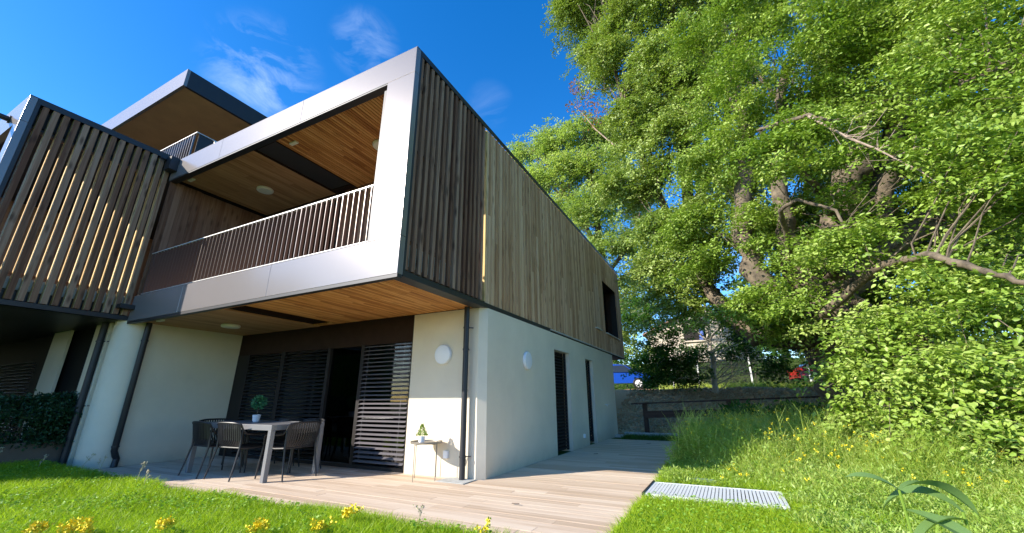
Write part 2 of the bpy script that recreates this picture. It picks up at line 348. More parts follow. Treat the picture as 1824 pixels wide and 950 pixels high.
def grid_ground():
    xs = np.concatenate([np.linspace(-400, -40, 10), np.linspace(-36, -14, 14), np.linspace(-13, 14, 110), np.linspace(16, 60, 16), np.linspace(80, 400, 8)])
    ys = np.concatenate([np.linspace(-300, -12, 10), np.linspace(-10, 0, 10), np.linspace(0.3, 26, 110), np.linspace(27, 60, 20), np.linspace(70, 600, 14)])
    X, Y = np.meshgrid(xs, ys); Z = height(X, Y)
    v = np.stack([X.ravel(), Y.ravel(), Z.ravel()], 1); nx = len(xs); ny = len(ys)
    i, j = np.meshgrid(np.arange(nx-1), np.arange(ny-1)); a = (j*nx+i).ravel()
    q = np.stack([a, a+1, a+nx+1, a+nx], 1)
    mt, t, b = newmat('ground_soil_and_grass'); b.inputs['Roughness'].default_value = 0.95; b.inputs['Specular IOR Level'].default_value = 0.1
    n_ = t.nodes.new; l_ = t.links.new
    tcn = n_('ShaderNodeTexCoord'); ns_ = n_('ShaderNodeTexNoise'); ns_.inputs['Scale'].default_value = 2.2; ns_.inputs['Detail'].default_value = 10; ns_.inputs['Roughness'].default_value = 0.75
    l_(tcn.outputs['Object'], ns_.inputs['Vector'])
    r1 = n_('ShaderNodeValToRGB'); e = r1.color_ramp.elements; e[0].position = 0.35; e[0].color = (0.035, 0.06, 0.012, 1); e[1].position = 0.7; e[1].color = (0.10, 0.16, 0.03, 1)
    l_(ns_.outputs['Fac'], r1.inputs[0])
    # bare stony bank: y between 14.6 and 19.5
    vo = n_('ShaderNodeTexNoise'); vo.inputs['Scale'].default_value = 5.0; vo.inputs['Detail'].default_value = 12; vo.inputs['Roughness'].default_value = 0.8; l_(tcn.outputs['Object'], vo.inputs['Vector'])
    r2 = n_('ShaderNodeValToRGB'); e = r2.color_ramp.elements; e[0].position = 0.62; e[0].color = (0.44, 0.27, 0.14, 1); e[1].position = 0.4; e[1].color = (0.08, 0.06, 0.035, 1)
    l_(vo.outputs['Fac'], r2.inputs[0])
    r3 = n_('ShaderNodeValToRGB'); e = r3.color_ramp.elements; e[0].position = 0.35; e[0].color = (0.30, 0.15, 0.08, 1); e[1].position = 0.65; e[1].color = (0.46, 0.28, 0.17, 1)
    l_(ns_.outputs['Fac'], r3.inputs[0])
    sp = n_('ShaderNodeSeparateXYZ'); l_(tcn.outputs['Object'], sp.inputs[0])
    def band(a0, a1, b0, b1):
        f1 = n_('ShaderNodeMapRange'); f1.inputs['From Min'].default_value = a0; f1.inputs['From Max'].default_value = a1; l_(sp.outputs['Y'], f1.inputs['Value'])
        f2 = n_('ShaderNodeMapRange'); f2.inputs['From Min'].default_value = b0; f2.inputs['From Max'].default_value = b1; f2.inputs['To Min'].default_value = 1; f2.inputs['To Max'].default_value = 0; l_(sp.outputs['Y'], f2.inputs['Value'])
        mlt = n_('ShaderNodeMath'); mlt.operation = 'MULTIPLY'; l_(f1.outputs[0], mlt.inputs[0]); l_(f2.outputs[0], mlt.inputs[1]); return mlt.outputs[0]
    m1 = n_('ShaderNodeMixRGB'); l_(band(14.4, 14.9, 21.8, 22.2), m1.inputs[0]); l_(r1.outputs[0], m1.inputs[1]); l_(r2.outputs[0], m1.inputs[2])
    m2 = n_('ShaderNodeMixRGB'); l_(band(21.6, 22.1, 24.0, 24.6), m2.inputs[0]); l_(m1.outputs[0], m2.inputs[1]); l_(r3.outputs[0], m2.inputs[2])
    l_(m2.outputs[0], b.inputs['Base Color'])
    bp = n_('ShaderNodeBump'); bp.inputs['Strength'].default_value = 0.8; bp.inputs['Distance'].default_value = 0.06; l_(vo.outputs['Fac'], bp.inputs['Height']); l_(bp.outputs[0], b.inputs['Normal'])
    return tag(np_mesh('ground', v, q, mt, smooth=True), kind='structure')
grid_ground()

# terrace of wide pinkish boards laid along x, real gaps
XS, YF, YB, ZS = -3.38, 5.675, 3.575, 2.59
mb = MB(); random.seed(3)
y = 3.37; row = 0; PITCH = 0.148
while y < 13.02:
    x0, x1 = (-10.07 if y < YF-0.05 else XS+0.004), -1.09
    x = x0-random.random()*1.2
    while x < x1:
        ln = 1.4+random.random()*1.4
        a, b_ = max(x, x0), min(x+ln, x1)
        if b_-a > 0.03: mb.box(a+0.0015, b_-0.0015, y, y+PITCH-0.006, -0.03, random.uniform(-0.0015, 0.0015))
        x += ln
    y += PITCH; row += 1
tag(mb.build('deck', M['deck']), kind='structure')
mb = MB(); mb.box(-10.06, -1.10, 3.375, YF, -0.06, -0.034); mb.box(XS, -1.10, YF+0.002, 13.0, -0.06, -0.034)
tag(mb.build('deck_base', M['soil']), kind='structure')
mb = MB(); mb.box(-17, -10.85, 3.05, 3.56, -0.06, 0.0)
mb.box(-3.38, -2.0, 13.9, 14.25, -0.05, 0.05); mb.box(-3.2, 2.0, 14.45, 14.6, -0.05, 0.10)
tag(mb.build('concrete_path', M['concrete']), kind='structure')

# ------------------------------------------------------------------ the house
house = empty('modern_house', (XS, YF, 0), 'modern two-storey house with white plaster base and overhanging timber-clad upper floors framed in pale metal', 'house')
H = house
# ground floor walls
mb = MB()
c0 = 0.11
mb.prism([(-4.85, YF), (XS-c0, YF), (XS, YF+c0), (XS, 6.2), (-4.85, 6.2)], -0.02, ZS)
D1 = (8.80, 9.82, 2.22); D2 = (11.16, 11.88, 2.20)
def wallx(y0, y1, z0, z1): mb.box(XS-0.35, XS, y0, y1, z0, z1)
wallx(6.2, D1[0], -0.02, ZS); wallx(D1[0], D1[1], D1[2], ZS); wallx(D1[1], D2[0], -0.02, ZS); wallx(D2[0], D2[1], D2[2], ZS); wallx(D2[1], 14.35, -0.02, ZS)
mb.box(-10.0, XS-0.35, 14.05, 14.35, -0.02, ZS)
mb.build('ground_floor_wall', M['plaster'], H)
# dividing wall at the left with a rounded end
mb = MB(); poly = []
for k in range(17):
    a = math.pi + math.pi*k/16; poly.append((-10.42+0.34*math.cos(a), 3.86+0.36*math.sin(a)))
poly += [(-10.08, 6.2), (-10.76, 6.2)]
mb.prism(poly, -0.05, ZS+0.03)
mb.build('rounded_dividing_wall', M['plaster'], H, smooth=True)
# glazed front, recessed a little
YG = YF+0.05
mb = MB(); mb.box(-10.08, -4.85, YG, YG+0.12, 2.125, 2.70); mb.box(-10.7, XS-0.26, YG+0.13, YG+0.2, 2.58, 3.2); mb.build('header_panel', M['header'], H)
cols_x = [(-10.07, -9.62), (-8.50, -8.38), (-7.06, -6.98), (-6.13, -6.05), (-4.91, -4.852)]
wf = MB()
for a, b_ in cols_x: wf.box(a, b_, YG-0.01, YG+0.08, 0.06, 2.123)
wf.box(-10.07, -4.852, YG-0.012, YG+0.082, 0.0, 0.058)
wf.build('window_frame', M['dark'], H)
for i, (a, b_) in enumerate(((-9.62, -8.50), (-8.38, -7.06), (-6.98, -6.13), (-6.05, -4.91))):
    g = MB(); g.box(a+0.001, b_-0.001, YG+0.05, YG+0.056, 0.06, 2.12); gp = g.build('window_pane', M['glass'], H)
    bl = MB(); tilt = 0.55 if i < 3 else 0.34
    if i == 2: z = 9
    else: z = 0.12
    if i == 2:
        # partly drawn stack of slats at the left of this pane
        z = 0.9
        a, b_ = -6.97, -6.82
    while z < 2.10:
        cz = z; hw = 0.036
        dy = hw*math.cos(tilt); dz = hw*math.sin(tilt)
        yy = YG+0.006 if i != 2 else YG+0.11
        for (u0, u1, h0, h1) in ((-1, 0, -1, 0.12), (0, 1, 0.12, 1)):
            bl.add([(a+0.01, yy+dy*u0, cz+dz*h0-0.0015), (b_-0.01, yy+dy*u0, cz+dz*h0-0.0015), (b_-0.01, yy+dy*u1, cz+dz*h1-0.0015), (a+0.01, yy+dy*u1, cz+dz*h1-0.0015),
                    (a+0.01, yy+dy*u0, cz+dz*h0+0.0015), (b_-0.01, yy+dy*u0, cz+dz*h0+0.0015), (b_-0.01, yy+dy*u1, cz+dz*h1+0.0015), (a+0.01, yy+dy*u1, cz+dz*h1+0.0015)],
                   [(0, 3, 2, 1), (4, 5, 6, 7), (0, 1, 5, 4), (1, 2, 6, 5), (2, 3, 7, 6), (3, 0, 4, 7)])
        z += 0.073
    if i == 3:
        for xx in (a+0.14, b_-0.14): bl.box(xx-0.002, xx+0.002, yy-0.032, yy-0.029, 0.12, 2.1)
    bl.build('venetian_blind', M['blind'] if i == 3 else M['blind_shaded'], H)
# dim room behind the glass
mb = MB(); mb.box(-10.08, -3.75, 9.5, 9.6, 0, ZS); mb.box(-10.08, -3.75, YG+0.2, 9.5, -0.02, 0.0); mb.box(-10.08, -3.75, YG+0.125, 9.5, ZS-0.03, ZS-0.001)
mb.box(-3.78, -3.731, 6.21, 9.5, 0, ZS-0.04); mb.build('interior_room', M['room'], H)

# side doors: deep reveals with dark leaf and blind
for (y0, y1, zt) in (D1, D2):
    d = MB(); d.box(XS-0.24, XS-0.18, y0+0.001, y1-0.001, 0.02, zt-0.001); dd = d.build('side_door', M['dark'], H)
    b2 = MB(); z = 0.08
    while z < zt-0.05:
        b2.bar((XS-0.12, y0+0.02, z), (XS-0.12, y1-0.04, z), 0.06, 0.004, up=(0.5, 0, 0.85)); z += 0.07
    b2.box(XS-0.15, XS-0.095, y1-0.035, y1-0.003, 0.02, zt-0.003); b2.box(XS-0.15, XS-0.095, y0+0.001, y0+0.02, 0.02, zt-0.003)
    b2.build('door_blind', M['trim'], dd)
# upper volume: metal frame at the front
YB2 = YB+0.50
def frame_box(nm, *b):
    q = MB(); q.box(*b); return q.build(nm, M['fascia'], H, bevel=0.004)
G = 0.004
xj = [-10.19, -8.32, -5.90, XS]
for a, b_ in zip(xj[:-1], xj[1:]):
    frame_box('top_fascia', a+(G/2 if a > -10 else 0), b_-G/2 if b_ < XS else b_, YB, YB+0.10, 5.69, 6.15)
xj = [-10.19, -8.40, -5.93, XS]
for a, b_ in zip(xj[:-1], xj[1:]):
    frame_box('bottom_fascia', a+(G/2 if a > -10 else 0), b_-G/2 if b_ < XS else b_, YB, YB+0.10, 2.60, 3.105)
frame_box('corner_column', -3.905, XS, YB, YB+0.10, 3.105+G, 5.69-G)
mb = MB(); mb.box(-10.19, XS-0.002, YB+0.004, YB+0.09, 2.555, 2.599)            # dark drip edge below
mb.box(-10.19, -3.906, YB+0.006, YB+0.13, 5.665, 5.689); mb.box(-3.98, -3.906, YB+0.03, YB+0.1, 3.11, 5.59)
mb.box(XS-0.006, XS+0.004, YB+0.101, 16.43, 6.07, 6.165); mb.box(-10.19, XS, YB+0.01, YB+0.2, 6.151, 6.165)
mb.box(XS-0.20, XS+0.003, YB+0.101, YF-0.002, 2.585, 2.665); mb.box(XS-0.06, XS+0.003, YF, 8.6, 2.592, 2.665)
mb.box(XS-0.08, XS+0.002, YB+0.101, YB+0.135, 2.666, 6.069)
mb.build('dark_edge_trim', M['trim'], H)
mb = MB()
for (a, b_) in ((8.61, 10.9), (10.91, 12.6), (12.61, 14.3), (14.31, 16.43)): mb.box(XS-0.02, XS+0.035, a, b_, 2.628, 2.645)
mb.build('light_flashing', M['sill'], H)
mb = MB(); mb.box(-10.19, XS-0.1, YB+0.2, 16.3, 5.86, 6.10); mb.build('flat_roof', M['trim'], H)
mb = MB(); mb.box(-10.1, XS-0.1, YB+0.101, YF+0.3, 2.78, 3.08); mb.build('balcony_floor', M['concrete'], H)
mb = MB(); mb.box(-10.1, XS-0.02, 14.36, 16.43, 2.60, 2.64); mb.build('rear_soffit', M['dark'], H)

# open slat screen at the side of the balcony
random.seed(11)
mb = MB()
for k in range(15):
    y0 = 3.70+k*0.131
    mb.box(XS-0.052, XS-0.006+random.uniform(-0.002, 0.002), y0, y0+0.062, 2.69, 6.068)
mb.build('side_slat_screen', M['slat'], H)
for zz in (3.12, 4.5, 5.55):
    mb = MB(); mb.box(XS-0.10, XS-0.053, YB+0.14, YF-0.08, zz, zz+0.045); mb.build('screen_rail', M['slat'], H)
mb = MB(); mb.box(XS-0.20, XS-0.14, YB+0.14, YF-0.04, 5.70, 6.06); mb.box(XS-0.14, XS-0.0075, YB+0.14, YF-0.02, 6.142, 6.160); mb.build('screen_lintel', M['darkgrey'], H)
mb = MB(); yy = YB+0.14
while yy < 5.40: mb.box(XS-0.135, XS-0.105, yy, yy+0.132, 2.70, 6.14); yy += 0.136
mb.build('screen_backing', M['planks'], H)

# closed cladding of narrow boards
mb = MB(); WY = [(12.49, 13.09, 3.29, 5.15), (13.80, 15.75, 3.30, 5.15)]
y0 = 5.70; k = 0
while y0 < 16.42:
    wd = 0.068; x1 = XS-0.004+(0.0 if k % 2 else -0.012)+random.uniform(-0.003, 0.003)
    r = random.random(); yb_ = min(y0+wd-0.004, 16.43)
    segs = [(2.667, 6.068)]
    for (a, b_, z0, z1) in WY:
        if y0+wd/2 > a and y0+wd/2 < b_: segs = [(2.667, z0), (z1, 6.068)]
    for (z0, z1) in segs:
        # boards butt at random heights
        zc = z0+(z1-z0)*random.uniform(0.2, 0.8)
        mb.box(XS-0.03, x1, y0, yb_, z0, zc-0.001, r); mb.box(XS-0.03, x1, y0, yb_, zc, z1, (r+0.13) % 1)
    y0 += wd; k += 1
mb.build('timber_cladding', M['cladding'], H)
mb = MB()
for (a, b_, z0, z1) in ((5.70, 12.47, 2.67, 6.06), (12.47, 15.77, 2.67, 3.27), (12.47, 15.77, 5.17, 6.06), (13.11, 13.78, 3.27, 5.17), (15.77, 16.43, 2.67, 6.06)):
    mb.box(XS-0.25, XS-0.031, a, b_, z0, z1)
mb.box(-10.1, XS-0.26, 16.25, 16.43, 2.67, 6.06)
mb.build('upper_wall', M['dark'], H)
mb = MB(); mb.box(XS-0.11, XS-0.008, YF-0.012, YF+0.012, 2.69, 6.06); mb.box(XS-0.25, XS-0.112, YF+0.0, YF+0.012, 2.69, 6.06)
mb.build('cladding_end_board', M['slat_fresh_lit'], H)
# upper side windows
wn = MB(); a, b_, z0, z1 = WY[0]
k = 0
while a+0.03+k*0.085 < b_-0.03: wn.box(XS-0.035, XS-0.008, a+0.02+k*0.085, a+0.055+k*0.085, z0, z1); k += 1
w1 = wn.build('slatted_window_screen', M['cladding'], H)
g = MB(); g.box(XS-0.10, XS-0.09, a, b_, z0, z1); g.build('window_pane', M['matte_dark'], H)
g = MB(); g.box(XS-0.02, XS+0.05, a-0.02, b_+0.02, z0-0.035, z0-0.01); g.box(XS-0.02, XS+0.05, WY[1][0]-0.02, WY[1][1]+0.02, WY[1][2]-0.035, WY[1][2]-0.01); g.build('window_sill', M['sill'], H)
a, b_, z0, z1 = WY[1]
g = MB()
g.box(XS-0.5, XS-0.24, a-0.05, a-0.002, z0, z1); g.box(XS-0.5, XS-0.24, b_+0.002, b_+0.05, z0, z1); g.box(XS-0.5, XS-0.24, a, b_, z1+0.002, z1+0.05); g.box(XS-0.5, XS-0.24, a, b_, z0-0.05, z0-0.002)
g.box(XS-0.42, XS-0.37, a, a+0.05, z0, z1); g.box(XS-0.42, XS-0.37, b_-0.05, b_, z0, z1); g.box(XS-0.42, XS-0.37, (a+b_)/2-0.03, (a+b_)/2+0.03, z0, z1)
g.build('deep_window_frame', M['header'], H)
g = MB(); g.box(XS-0.40, XS-0.395, a+0.051, b_-0.051, z0, z1); g.build('window_pane', M['glass'], H)
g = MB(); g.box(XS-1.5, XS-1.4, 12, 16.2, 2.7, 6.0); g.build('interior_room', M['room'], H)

# soffits (underside of the balcony) and balcony ceilings
def boards_y(mb, x0, x1, y0, y1, z0, z1, pitch, gap):
    x = x0
    while x < x1-0.01:
        xe = min(x+pitch-gap, x1); r = random.random()
        yc = y0+(y1-y0)*random.uniform(0.2, 0.8)
        mb.box(x, xe, y0, yc-0.001, z0, z1, r); mb.box(x, xe, yc, y1, z0, z1, (r+0.2) % 1)
        x += pitch
SX0, SX1, SY0, SY1 = -7.42, -6.80, 3.80, 5.56
mb = MB(); boards_y(mb, SX1, XS-0.21, YB+0.10, YF-0.002, 2.600, 2.625, 0.062, 0.014); mb.build('balcony_soffit', M['soffit'], H)
mb = MB(); mb.box(SX1, XS-0.21, YB+0.10, YF, 2.64, 2.66)
mb.box(-10.1, SX0, YB+0.10, YF+0.05, 2.64, 2.66); mb.build('soffit_backing', M['dark'], H)
mb = MB(); boards_y(mb, -10.08, SX0, YB+0.10, YF+0.05, 2.600, 2.625, 0.14, 0.003); mb.build('side_soffit', M['soffit_dull'], H)
mb = MB(); boards_y(mb, SX0, SX1, YB+0.10, SY0, 2.600, 2.625, 0.14, 0.003); mb.build('soffit_strip', M['soffit'], H); mb = MB(); boards_y(mb, SX0, SX1, SY1, YF, 2.600, 2.625, 0.14, 0.003); mb.build('soffit_strip', M['soffit'], H)
mb = MB(); mb.box(SX0, SX1, SY0, SY1, 2.74, 2.77)
mb.box(SX0-0.02, SX0-0.001, SY0, SY1, 2.627, 2.77); mb.box(SX1+0.001, SX1+0.02, SY0, SY1, 2.627, 2.77); mb.box(SX0, SX1, SY0-0.02, SY0-0.001, 2.627, 2.77); mb.box(SX0, SX1, SY1+0.001, SY1+0.02, 2.627, 2.77)
mb.build('soffit_recess', M['header'], H)
mb = MB(); boards_y(mb, SX1+0.02, XS-0.17, YB+0.135, YF-0.002, 5.705, 5.73, 0.062, 0.014); mb.build('balcony_ceiling', M['soffit'], H)
mb = MB(); boards_y(mb, -10.0, SX0-0.02, YB+0.135, YF+0.2, 5.705, 5.73, 0.14, 0.003); mb.build('side_ceiling', M['soffit_dull'], H)
mb = MB(); mb.box(-10.1, XS-0.17, YB+0.101, YF+0.3, 5.745, 5.85); mb.build('ceiling_backing', M['dark'], H)
mb = MB(); mb.box(SX0, SX1, SY0-0.05, SY1-0.04, 5.73, 5.742)
mb.build('ceiling_recess', M['darkgrey'], H)
mb = MB()
for (a, b_, c, d) in ((SX0-0.019, SX0+0.0, YB+0.14, YF), (SX1, SX1+0.019, YB+0.14, YF)): mb.box(a, b_, c, d, 5.69, 5.74)
mb.box(SX0+0.001, SX1-0.001, YB+0.14, SY0-0.051, 5.70, 5.741); mb.box(SX0+0.001, SX1-0.001, SY1-0.039, YF, 5.70, 5.741)
mb.build('recess_frame', M['header'], H)

# balcony back wall
mb = MB()
x = -7.15
while x < XS-0.26:
    mb.box(x, min(x+0.136, XS-0.26), YF, YF+0.03, 3.08, 5.70); x += 0.14
mb.build('balcony_back_wall', M['planks'], H)
mb = MB()
for a, b_ in ((-10.0, -9.85), (-8.62, -8.54), (-7.25, -7.16)): mb.box(a, b_, YF-0.01, YF+0.06, 3.08, 5.70)
mb.box(-9.84, -7.26, YF-0.01, YF+0.06, 5.45, 5.70)
mb.build('window_frame', M['dark'], H)
for (a, b_) in ((-9.849, -8.621), (-8.539, -7.251)):
    g = MB(); g.box(a, b_, YF+0.03, YF+0.036, 3.08, 5.45); g.build('window_pane', M['glass'], H)
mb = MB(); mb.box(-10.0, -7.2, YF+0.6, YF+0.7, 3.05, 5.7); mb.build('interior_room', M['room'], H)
# railing
rl = MB(); rl.box(-10.08, -3.99, YB+0.04, YB+0.085, 3.985, 4.0); rl.box(-10.08, -3.99, YB+0.045, YB+0.08, 3.14, 3.15)
rail = rl.build('balcony_railing', M['sill'], H)
k = 0; x = -10.02
while x < -3.99:
    b3 = MB(); b3.box(x, x+(0.008 if k % 8 else 0.014), YB+0.04, YB+0.085, 3.151, 3.984); b3.build('baluster', M['railing'], rail); x += 0.113; k += 1
# planked return at the left of the balcony
mb = MB(); yy = 3.60
while yy < 4.12: mb.box(-10.17, -10.14, yy, yy+0.118, 3.14, 6.0 if yy < YB-0.01 else 5.70); yy += 0.122
mb.build('side_planks', M['planks'], H)
mb = MB(); yy = 4.16
while yy < 5.66: mb.box(-10.20, -10.17, yy, yy+0.118, 3.08, 5.70); yy += 0.122
mb.build('recessed_side_planks', M['planks'], H)
mb = MB(); mb.box(-10.30, -10.201, 3.66, 5.8, 2.66, 6.1); mb.build('party_wall', M['dark'], H)

# lamps
def disc_lamp(name, c, r, axis, mat, sgn=1, d=0.06):
    q = MB(); prof = [(r*0.92, 0.0), (r, 0.01), (r, d*0.6), (r*0.93, d*0.92), (r*0.75, d), (0.001, d*1.05)]
    if sgn < 0: prof = [(a, -h) for a, h in prof]
    q.lathe(prof, c, axis, 32); return q.build(name, mat, H, smooth=True)
disc_lamp('wall_lamp', (-4.16, YF, 1.85), 0.165, 'y', M['lampglass'])
disc_lamp('wall_lamp', (XS, 7.28, 1.845), 0.17, 'x', M['lampglass'])
disc_lamp('ceiling_lamp', (-8.81, 4.73, 2.600), 0.17, 'z', M['lampcream'], -1)
disc_lamp('ceiling_lamp', (-8.70, 4.78, 5.705), 0.17, 'z', M['lampcream'], -1)
disc_lamp('ceiling_lamp', (-5.12, 4.72, 5.705), 0.17, 'z', M['lampcream'], -1)
for c in ((-9.40, 3.78, 2.600), (-6.53, 3.92, 5.705), (-9.70, 3.78, 5.705)):
    q = MB(); q.box(c[0]-0.09, c[0]+0.09, c[1]-0.035, c[1]+0.035, c[2]-0.035, c[2]-0.001); q.build('sensor_box', M['lampcream'], H, bevel=0.006)
# downpipes
def pipe(pts, r, clips, nm='downpipe', mat=None):
    q = MB(); q.tube(pts, r, 14)
    for (cx, cy, cz, dx, dy) in clips:
        q.lathe([(r*1.18, -0.012), (r*1.18, 0.012)], (cx, cy, cz), 'z', 14); q.bar((cx, cy, cz), (cx+dx, cy+dy, cz), 0.014, 0.014)
    return q.build(nm, mat or M['trim'], H, smooth=True)
pipe([(-3.66, YF-0.10, 2.60), (-3.66, YF-0.10, 0.0)], 0.045, [(-3.66, YF-0.10, 2.25, 0.09, 0.07), (-3.66, YF-0.10, 0.32, 0.1, 0.07), (-3.66, YF-0.10, 1.9, 0, 0.1)])
pipe([(-10.0, 3.86, 2.60), (-10.0, 3.86, 0.28), (-10.02, 3.90, 0.2), (-10.04, 3.94, 0.14), (-10.02, 3.92, 0)], 0.05, [(-10.0, 3.86, 2.25, -0.1, 0.03), (-10.0, 3.86, 0.35, -0.12, 0.03)])
pipe([(-10.88, 3.50, 2.62), (-10.88, 3.50, 0.0)], 0.055, [(-10.88, 3.50, 2.25, 0.16, 0.1), (-10.88, 3.50, 1.05, 0.16, 0.1)])
q = MB(); q.box(XS, XS+0.05, 10.62, 10.70, 0.21, 0.30); q.build('outdoor_socket', M['lampglass'], H, bevel=0.005)
q = MB(); q.box(-4.06, -3.98, YF-0.045, YF, 0.27, 0.38); q.build('outdoor_socket', M['lampglass'], H, bevel=0.005)
q = MB(); q.tube([(XS, 12.95, 0.98), (XS+0.06, 12.95, 0.98)], 0.012); q.tube([(XS+0.05, 12.80, 0.98), (XS+0.05, 13.25, 0.985)], 0.009); q.tube([(XS+0.05, 12.95, 0.98), (XS+0.07, 12.95, 0.93)], 0.01); q.build('garden_tap', M['grate'], H)

# left wing: box standing further forward
XL, YL = -10.20, 1.37
def lbox(nm, mat, *b):
    q = MB(); q.box(*b); return q.build(nm, mat, H, bevel=0.003)
lbox('wing_top_fascia', M['fascia'], -40.0, XL, YL, YL+0.10, 5.76, 6.27)
lbox('wing_bottom_fascia', M['fascia'], -40.0, XL, YL, YL+0.10, 2.66, 3.16)
lbox('wing_corner_column', M['fascia'], -10.52, XL, YL, YL+0.10, 3.164, 5.756)
lbox('wing_edge_column', M['fascia'], -19.0, -18.5, YL, YL+0.10, 3.164, 5.756)
mb = MB(); mb.box(XL-0.006, XL+0.004, YL+0.101, 3.60, 6.17, 6.275); mb.box(XL-0.15, XL+0.003, YL+0.101, 3.58, 2.62, 2.70)
mb.box(XL-0.10, XL+0.002, YL+0.101, YL+0.15, 2.70, 6.17)
mb.box(-19, XL, YL+0.002, 3.6, 6.271, 6.285)
mb.build('wing_edge_trim', M['trim'], H)
mb = MB(); mb.box(-40, XL-0.06, YL+0.101, 4.3, 2.62, 2.66); mb.build('wing_soffit', M['darkgrey'], H)
mb = MB(); mb.box(-19, XL-0.12, YL+0.101, 3.55, 2.9, 3.10); mb.build('wing_balcony_floor', M['concrete'], H)
mb = MB(); mb.box(-19, XL-0.12, YL+0.101, 8.0, 5.80, 6.16); mb.build('wing_roof', M['dark'], H)
mb = MB(); mb.box(-19, XL-0.1, 5.60, 5.8, 3.1, 5.8); mb.build('wing_back_wall', M['planks'], H)
mb = MB()
for k in range(15):
    y0 = 1.56+k*0.1365
    mb.box(XL-0.118, XL-0.006+random.uniform(-0.002, 0.002), y0, y0+0.080, 2.715, 6.168)
o = mb.build('wing_slat_screen', M['slat'], H); o.data.materials.append(M['slat_fresh_lit'])
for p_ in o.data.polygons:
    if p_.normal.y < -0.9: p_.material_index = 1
for zz in (3.13, 5.68):
    mb = MB(); mb.box(XL-0.155, XL-0.119, YL+0.15, 3.60, zz, zz+0.05); mb.build('wing_screen_rail', M['slat'], H)
mb = MB(); mb.box(XL-0.20, XL-0.16, YL+0.15, 3.60, 5.735, 6.165); mb.build('wing_lintel', M['darkgrey'], H); mb = MB(); mb.box(XL-0.20, XL-0.16, YL+0.15, 3.6, 2.71, 3.10); mb.build('wing_screen_backing', M['darkgrey'], H)
mb = MB(); mb.box(-15.0, -14.9, YL+0.2, 5.6, 3.1, 5.8); mb.build('wing_partition', M['planks'], H)
q = MB(); q.tube([(-10.95, YL+0.02, 6.02), (-10.95, YL-1.0, 6.02)], 0.05, 12); q.lathe([(0.075, 0), (0.075, 0.02)], (-10.95, YL-0.001, 6.02), 'y', 16); q.build('awning_bar', M['trim'], H, smooth=True)
# scupper where the two roofs meet
q = MB(); q.box(-10.16, -9.93, 3.42, 3.574, 5.86, 6.16); q.tube([(-10.14, 3.47, 6.12), (-10.12, 3.3, 6.10)], 0.03); q.build('roof_gutter_box', M['trim'], H)
q = MB(); q.box(-10.19, -10.02, 3.35, 3.574, 2.82, 2.90); q.build('gutter_spout', M['trim'], H)
# ground floor of the wing
mb = MB()
for (a, b_) in ((-13.55, -12.66), (-11.42, -10.77)): mb.box(a, b_, 3.552, 3.60, -0.05, 2.62)
mb.build('wing_pier', M['plaster'], H)
mb = MB(); mb.box(-40, -10.77, 3.66, 3.74, 0, 2.62); mb.build('wing_dark_glazing', M['matte_dark'], H)
mb = MB(); z = 0.5
while z < 2.05:
    mb.bar((-17.5, 3.62, z), (-14.4, 3.62, z), 0.07, 0.004, up=(0, 0.35, 1)); z += 0.075
mb.build('wing_blind', M['blind'], H)

# penthouse with wide canopy
mb = MB(); mb.box(-24, -10.80, 3.53, 3.60, 8.50, 8.99); mb.build('canopy_front_fascia', M['fascia'], H)
mb = MB(); mb.box(-10.87, -10.80, 3.601, 9.0, 8.50, 8.99); mb.build('canopy_side_fascia', M['trim'], H)
mb = MB(); mb.box(-24, -10.871, 3.601, 9.0, 8.53, 8.95); mb.build('canopy_soffit', M['canopy'], H)
mb = MB(); mb.box(-23, -12.4, 7.0, 9.0, 6.1, 8.53); mb.build('penthouse_wall', M['planks'], H)
q = MB(); q.box(-14.5, -10.14, 3.81, 3.85, 7.085, 7.10); q.box(-10.18, -10.14, 3.851, 7.0, 7.085, 7.10)
r2 = q.build('roof_railing', M['sill'], H)
x = -14.4
while x < -10.15:
    b3 = MB(); b3.box(x, x+0.012, 3.81, 3.85, 6.1, 7.084); b3.build('baluster', M['railing'], r2); x += 0.115
yy = 4.2
while yy < 6.9:
    b3 = MB(); b3.box(-10.18, -10.14, yy, yy+0.03, 6.1, 7.084); b3.build('baluster', M['sill'], r2); yy += 0.35
mb = MB(); mb.box(-10.17, -10.165, 3.87, 4.18, 6.17, 7.08); mb.build('railing_end_panel', M['trim'], r2)

# drain cover under the pipe, light-well grate, manhole
q = MB(); q.box(-3.95, -3.47, 5.32, YF-0.004, 0.004, 0.012)
tag(q.build('drain_slab', M['concrete'], loc=(-3.7, 5.5, 0)), 'pale concrete drain slab at the foot of the right-hand downpipe', 'slab')
gr = empty('light_well_grate', (-0.33, 6.0, 0), 'galvanised metal grate with close parallel bars lying between deck and lawn', 'grate')
q = MB(); x = -1.02
while x < 0.37: q.box(x, x+0.030, 5.60, 6.36, 0.02, 0.05); x += 0.040
q.build('grate_bars', M['grate'], gr)
q = MB(); q.box(-1.06, -1.022, 5.57, 6.39, 0.0, 0.052); q.box(0.38, 0.41, 5.57, 6.39, 0.0, 0.052); q.box(-1.021, 0.379, 5.57, 5.597, 0.0, 0.052); q.box(-1.021, 0.379, 6.363, 6.39, 0.0, 0.052)
q.build('grate_frame', M['grate'], gr)
q = MB(); q.box(-1.085, -1.062, 5.55, 6.43, 0.0, 0.062); q.build('edge_strip', M['trim'], gr)
q = MB(); q.lathe([(0.24, 0), (0.25, 0.02), (0.245, 0.05), (0.20, 0.055), (0.19, 0.05), (0.001, 0.05)], (-0.50, 6.78, 0), 'z', 28)
o = q.build('manhole_cover', M['manhole'], loc=(-0.5, 6.78, 0), smooth=True); o.scale = (1.0, 0.75, 1); tag(o, 'round green manhole cover half sunk in grass behind the metal grate', 'manhole cover')

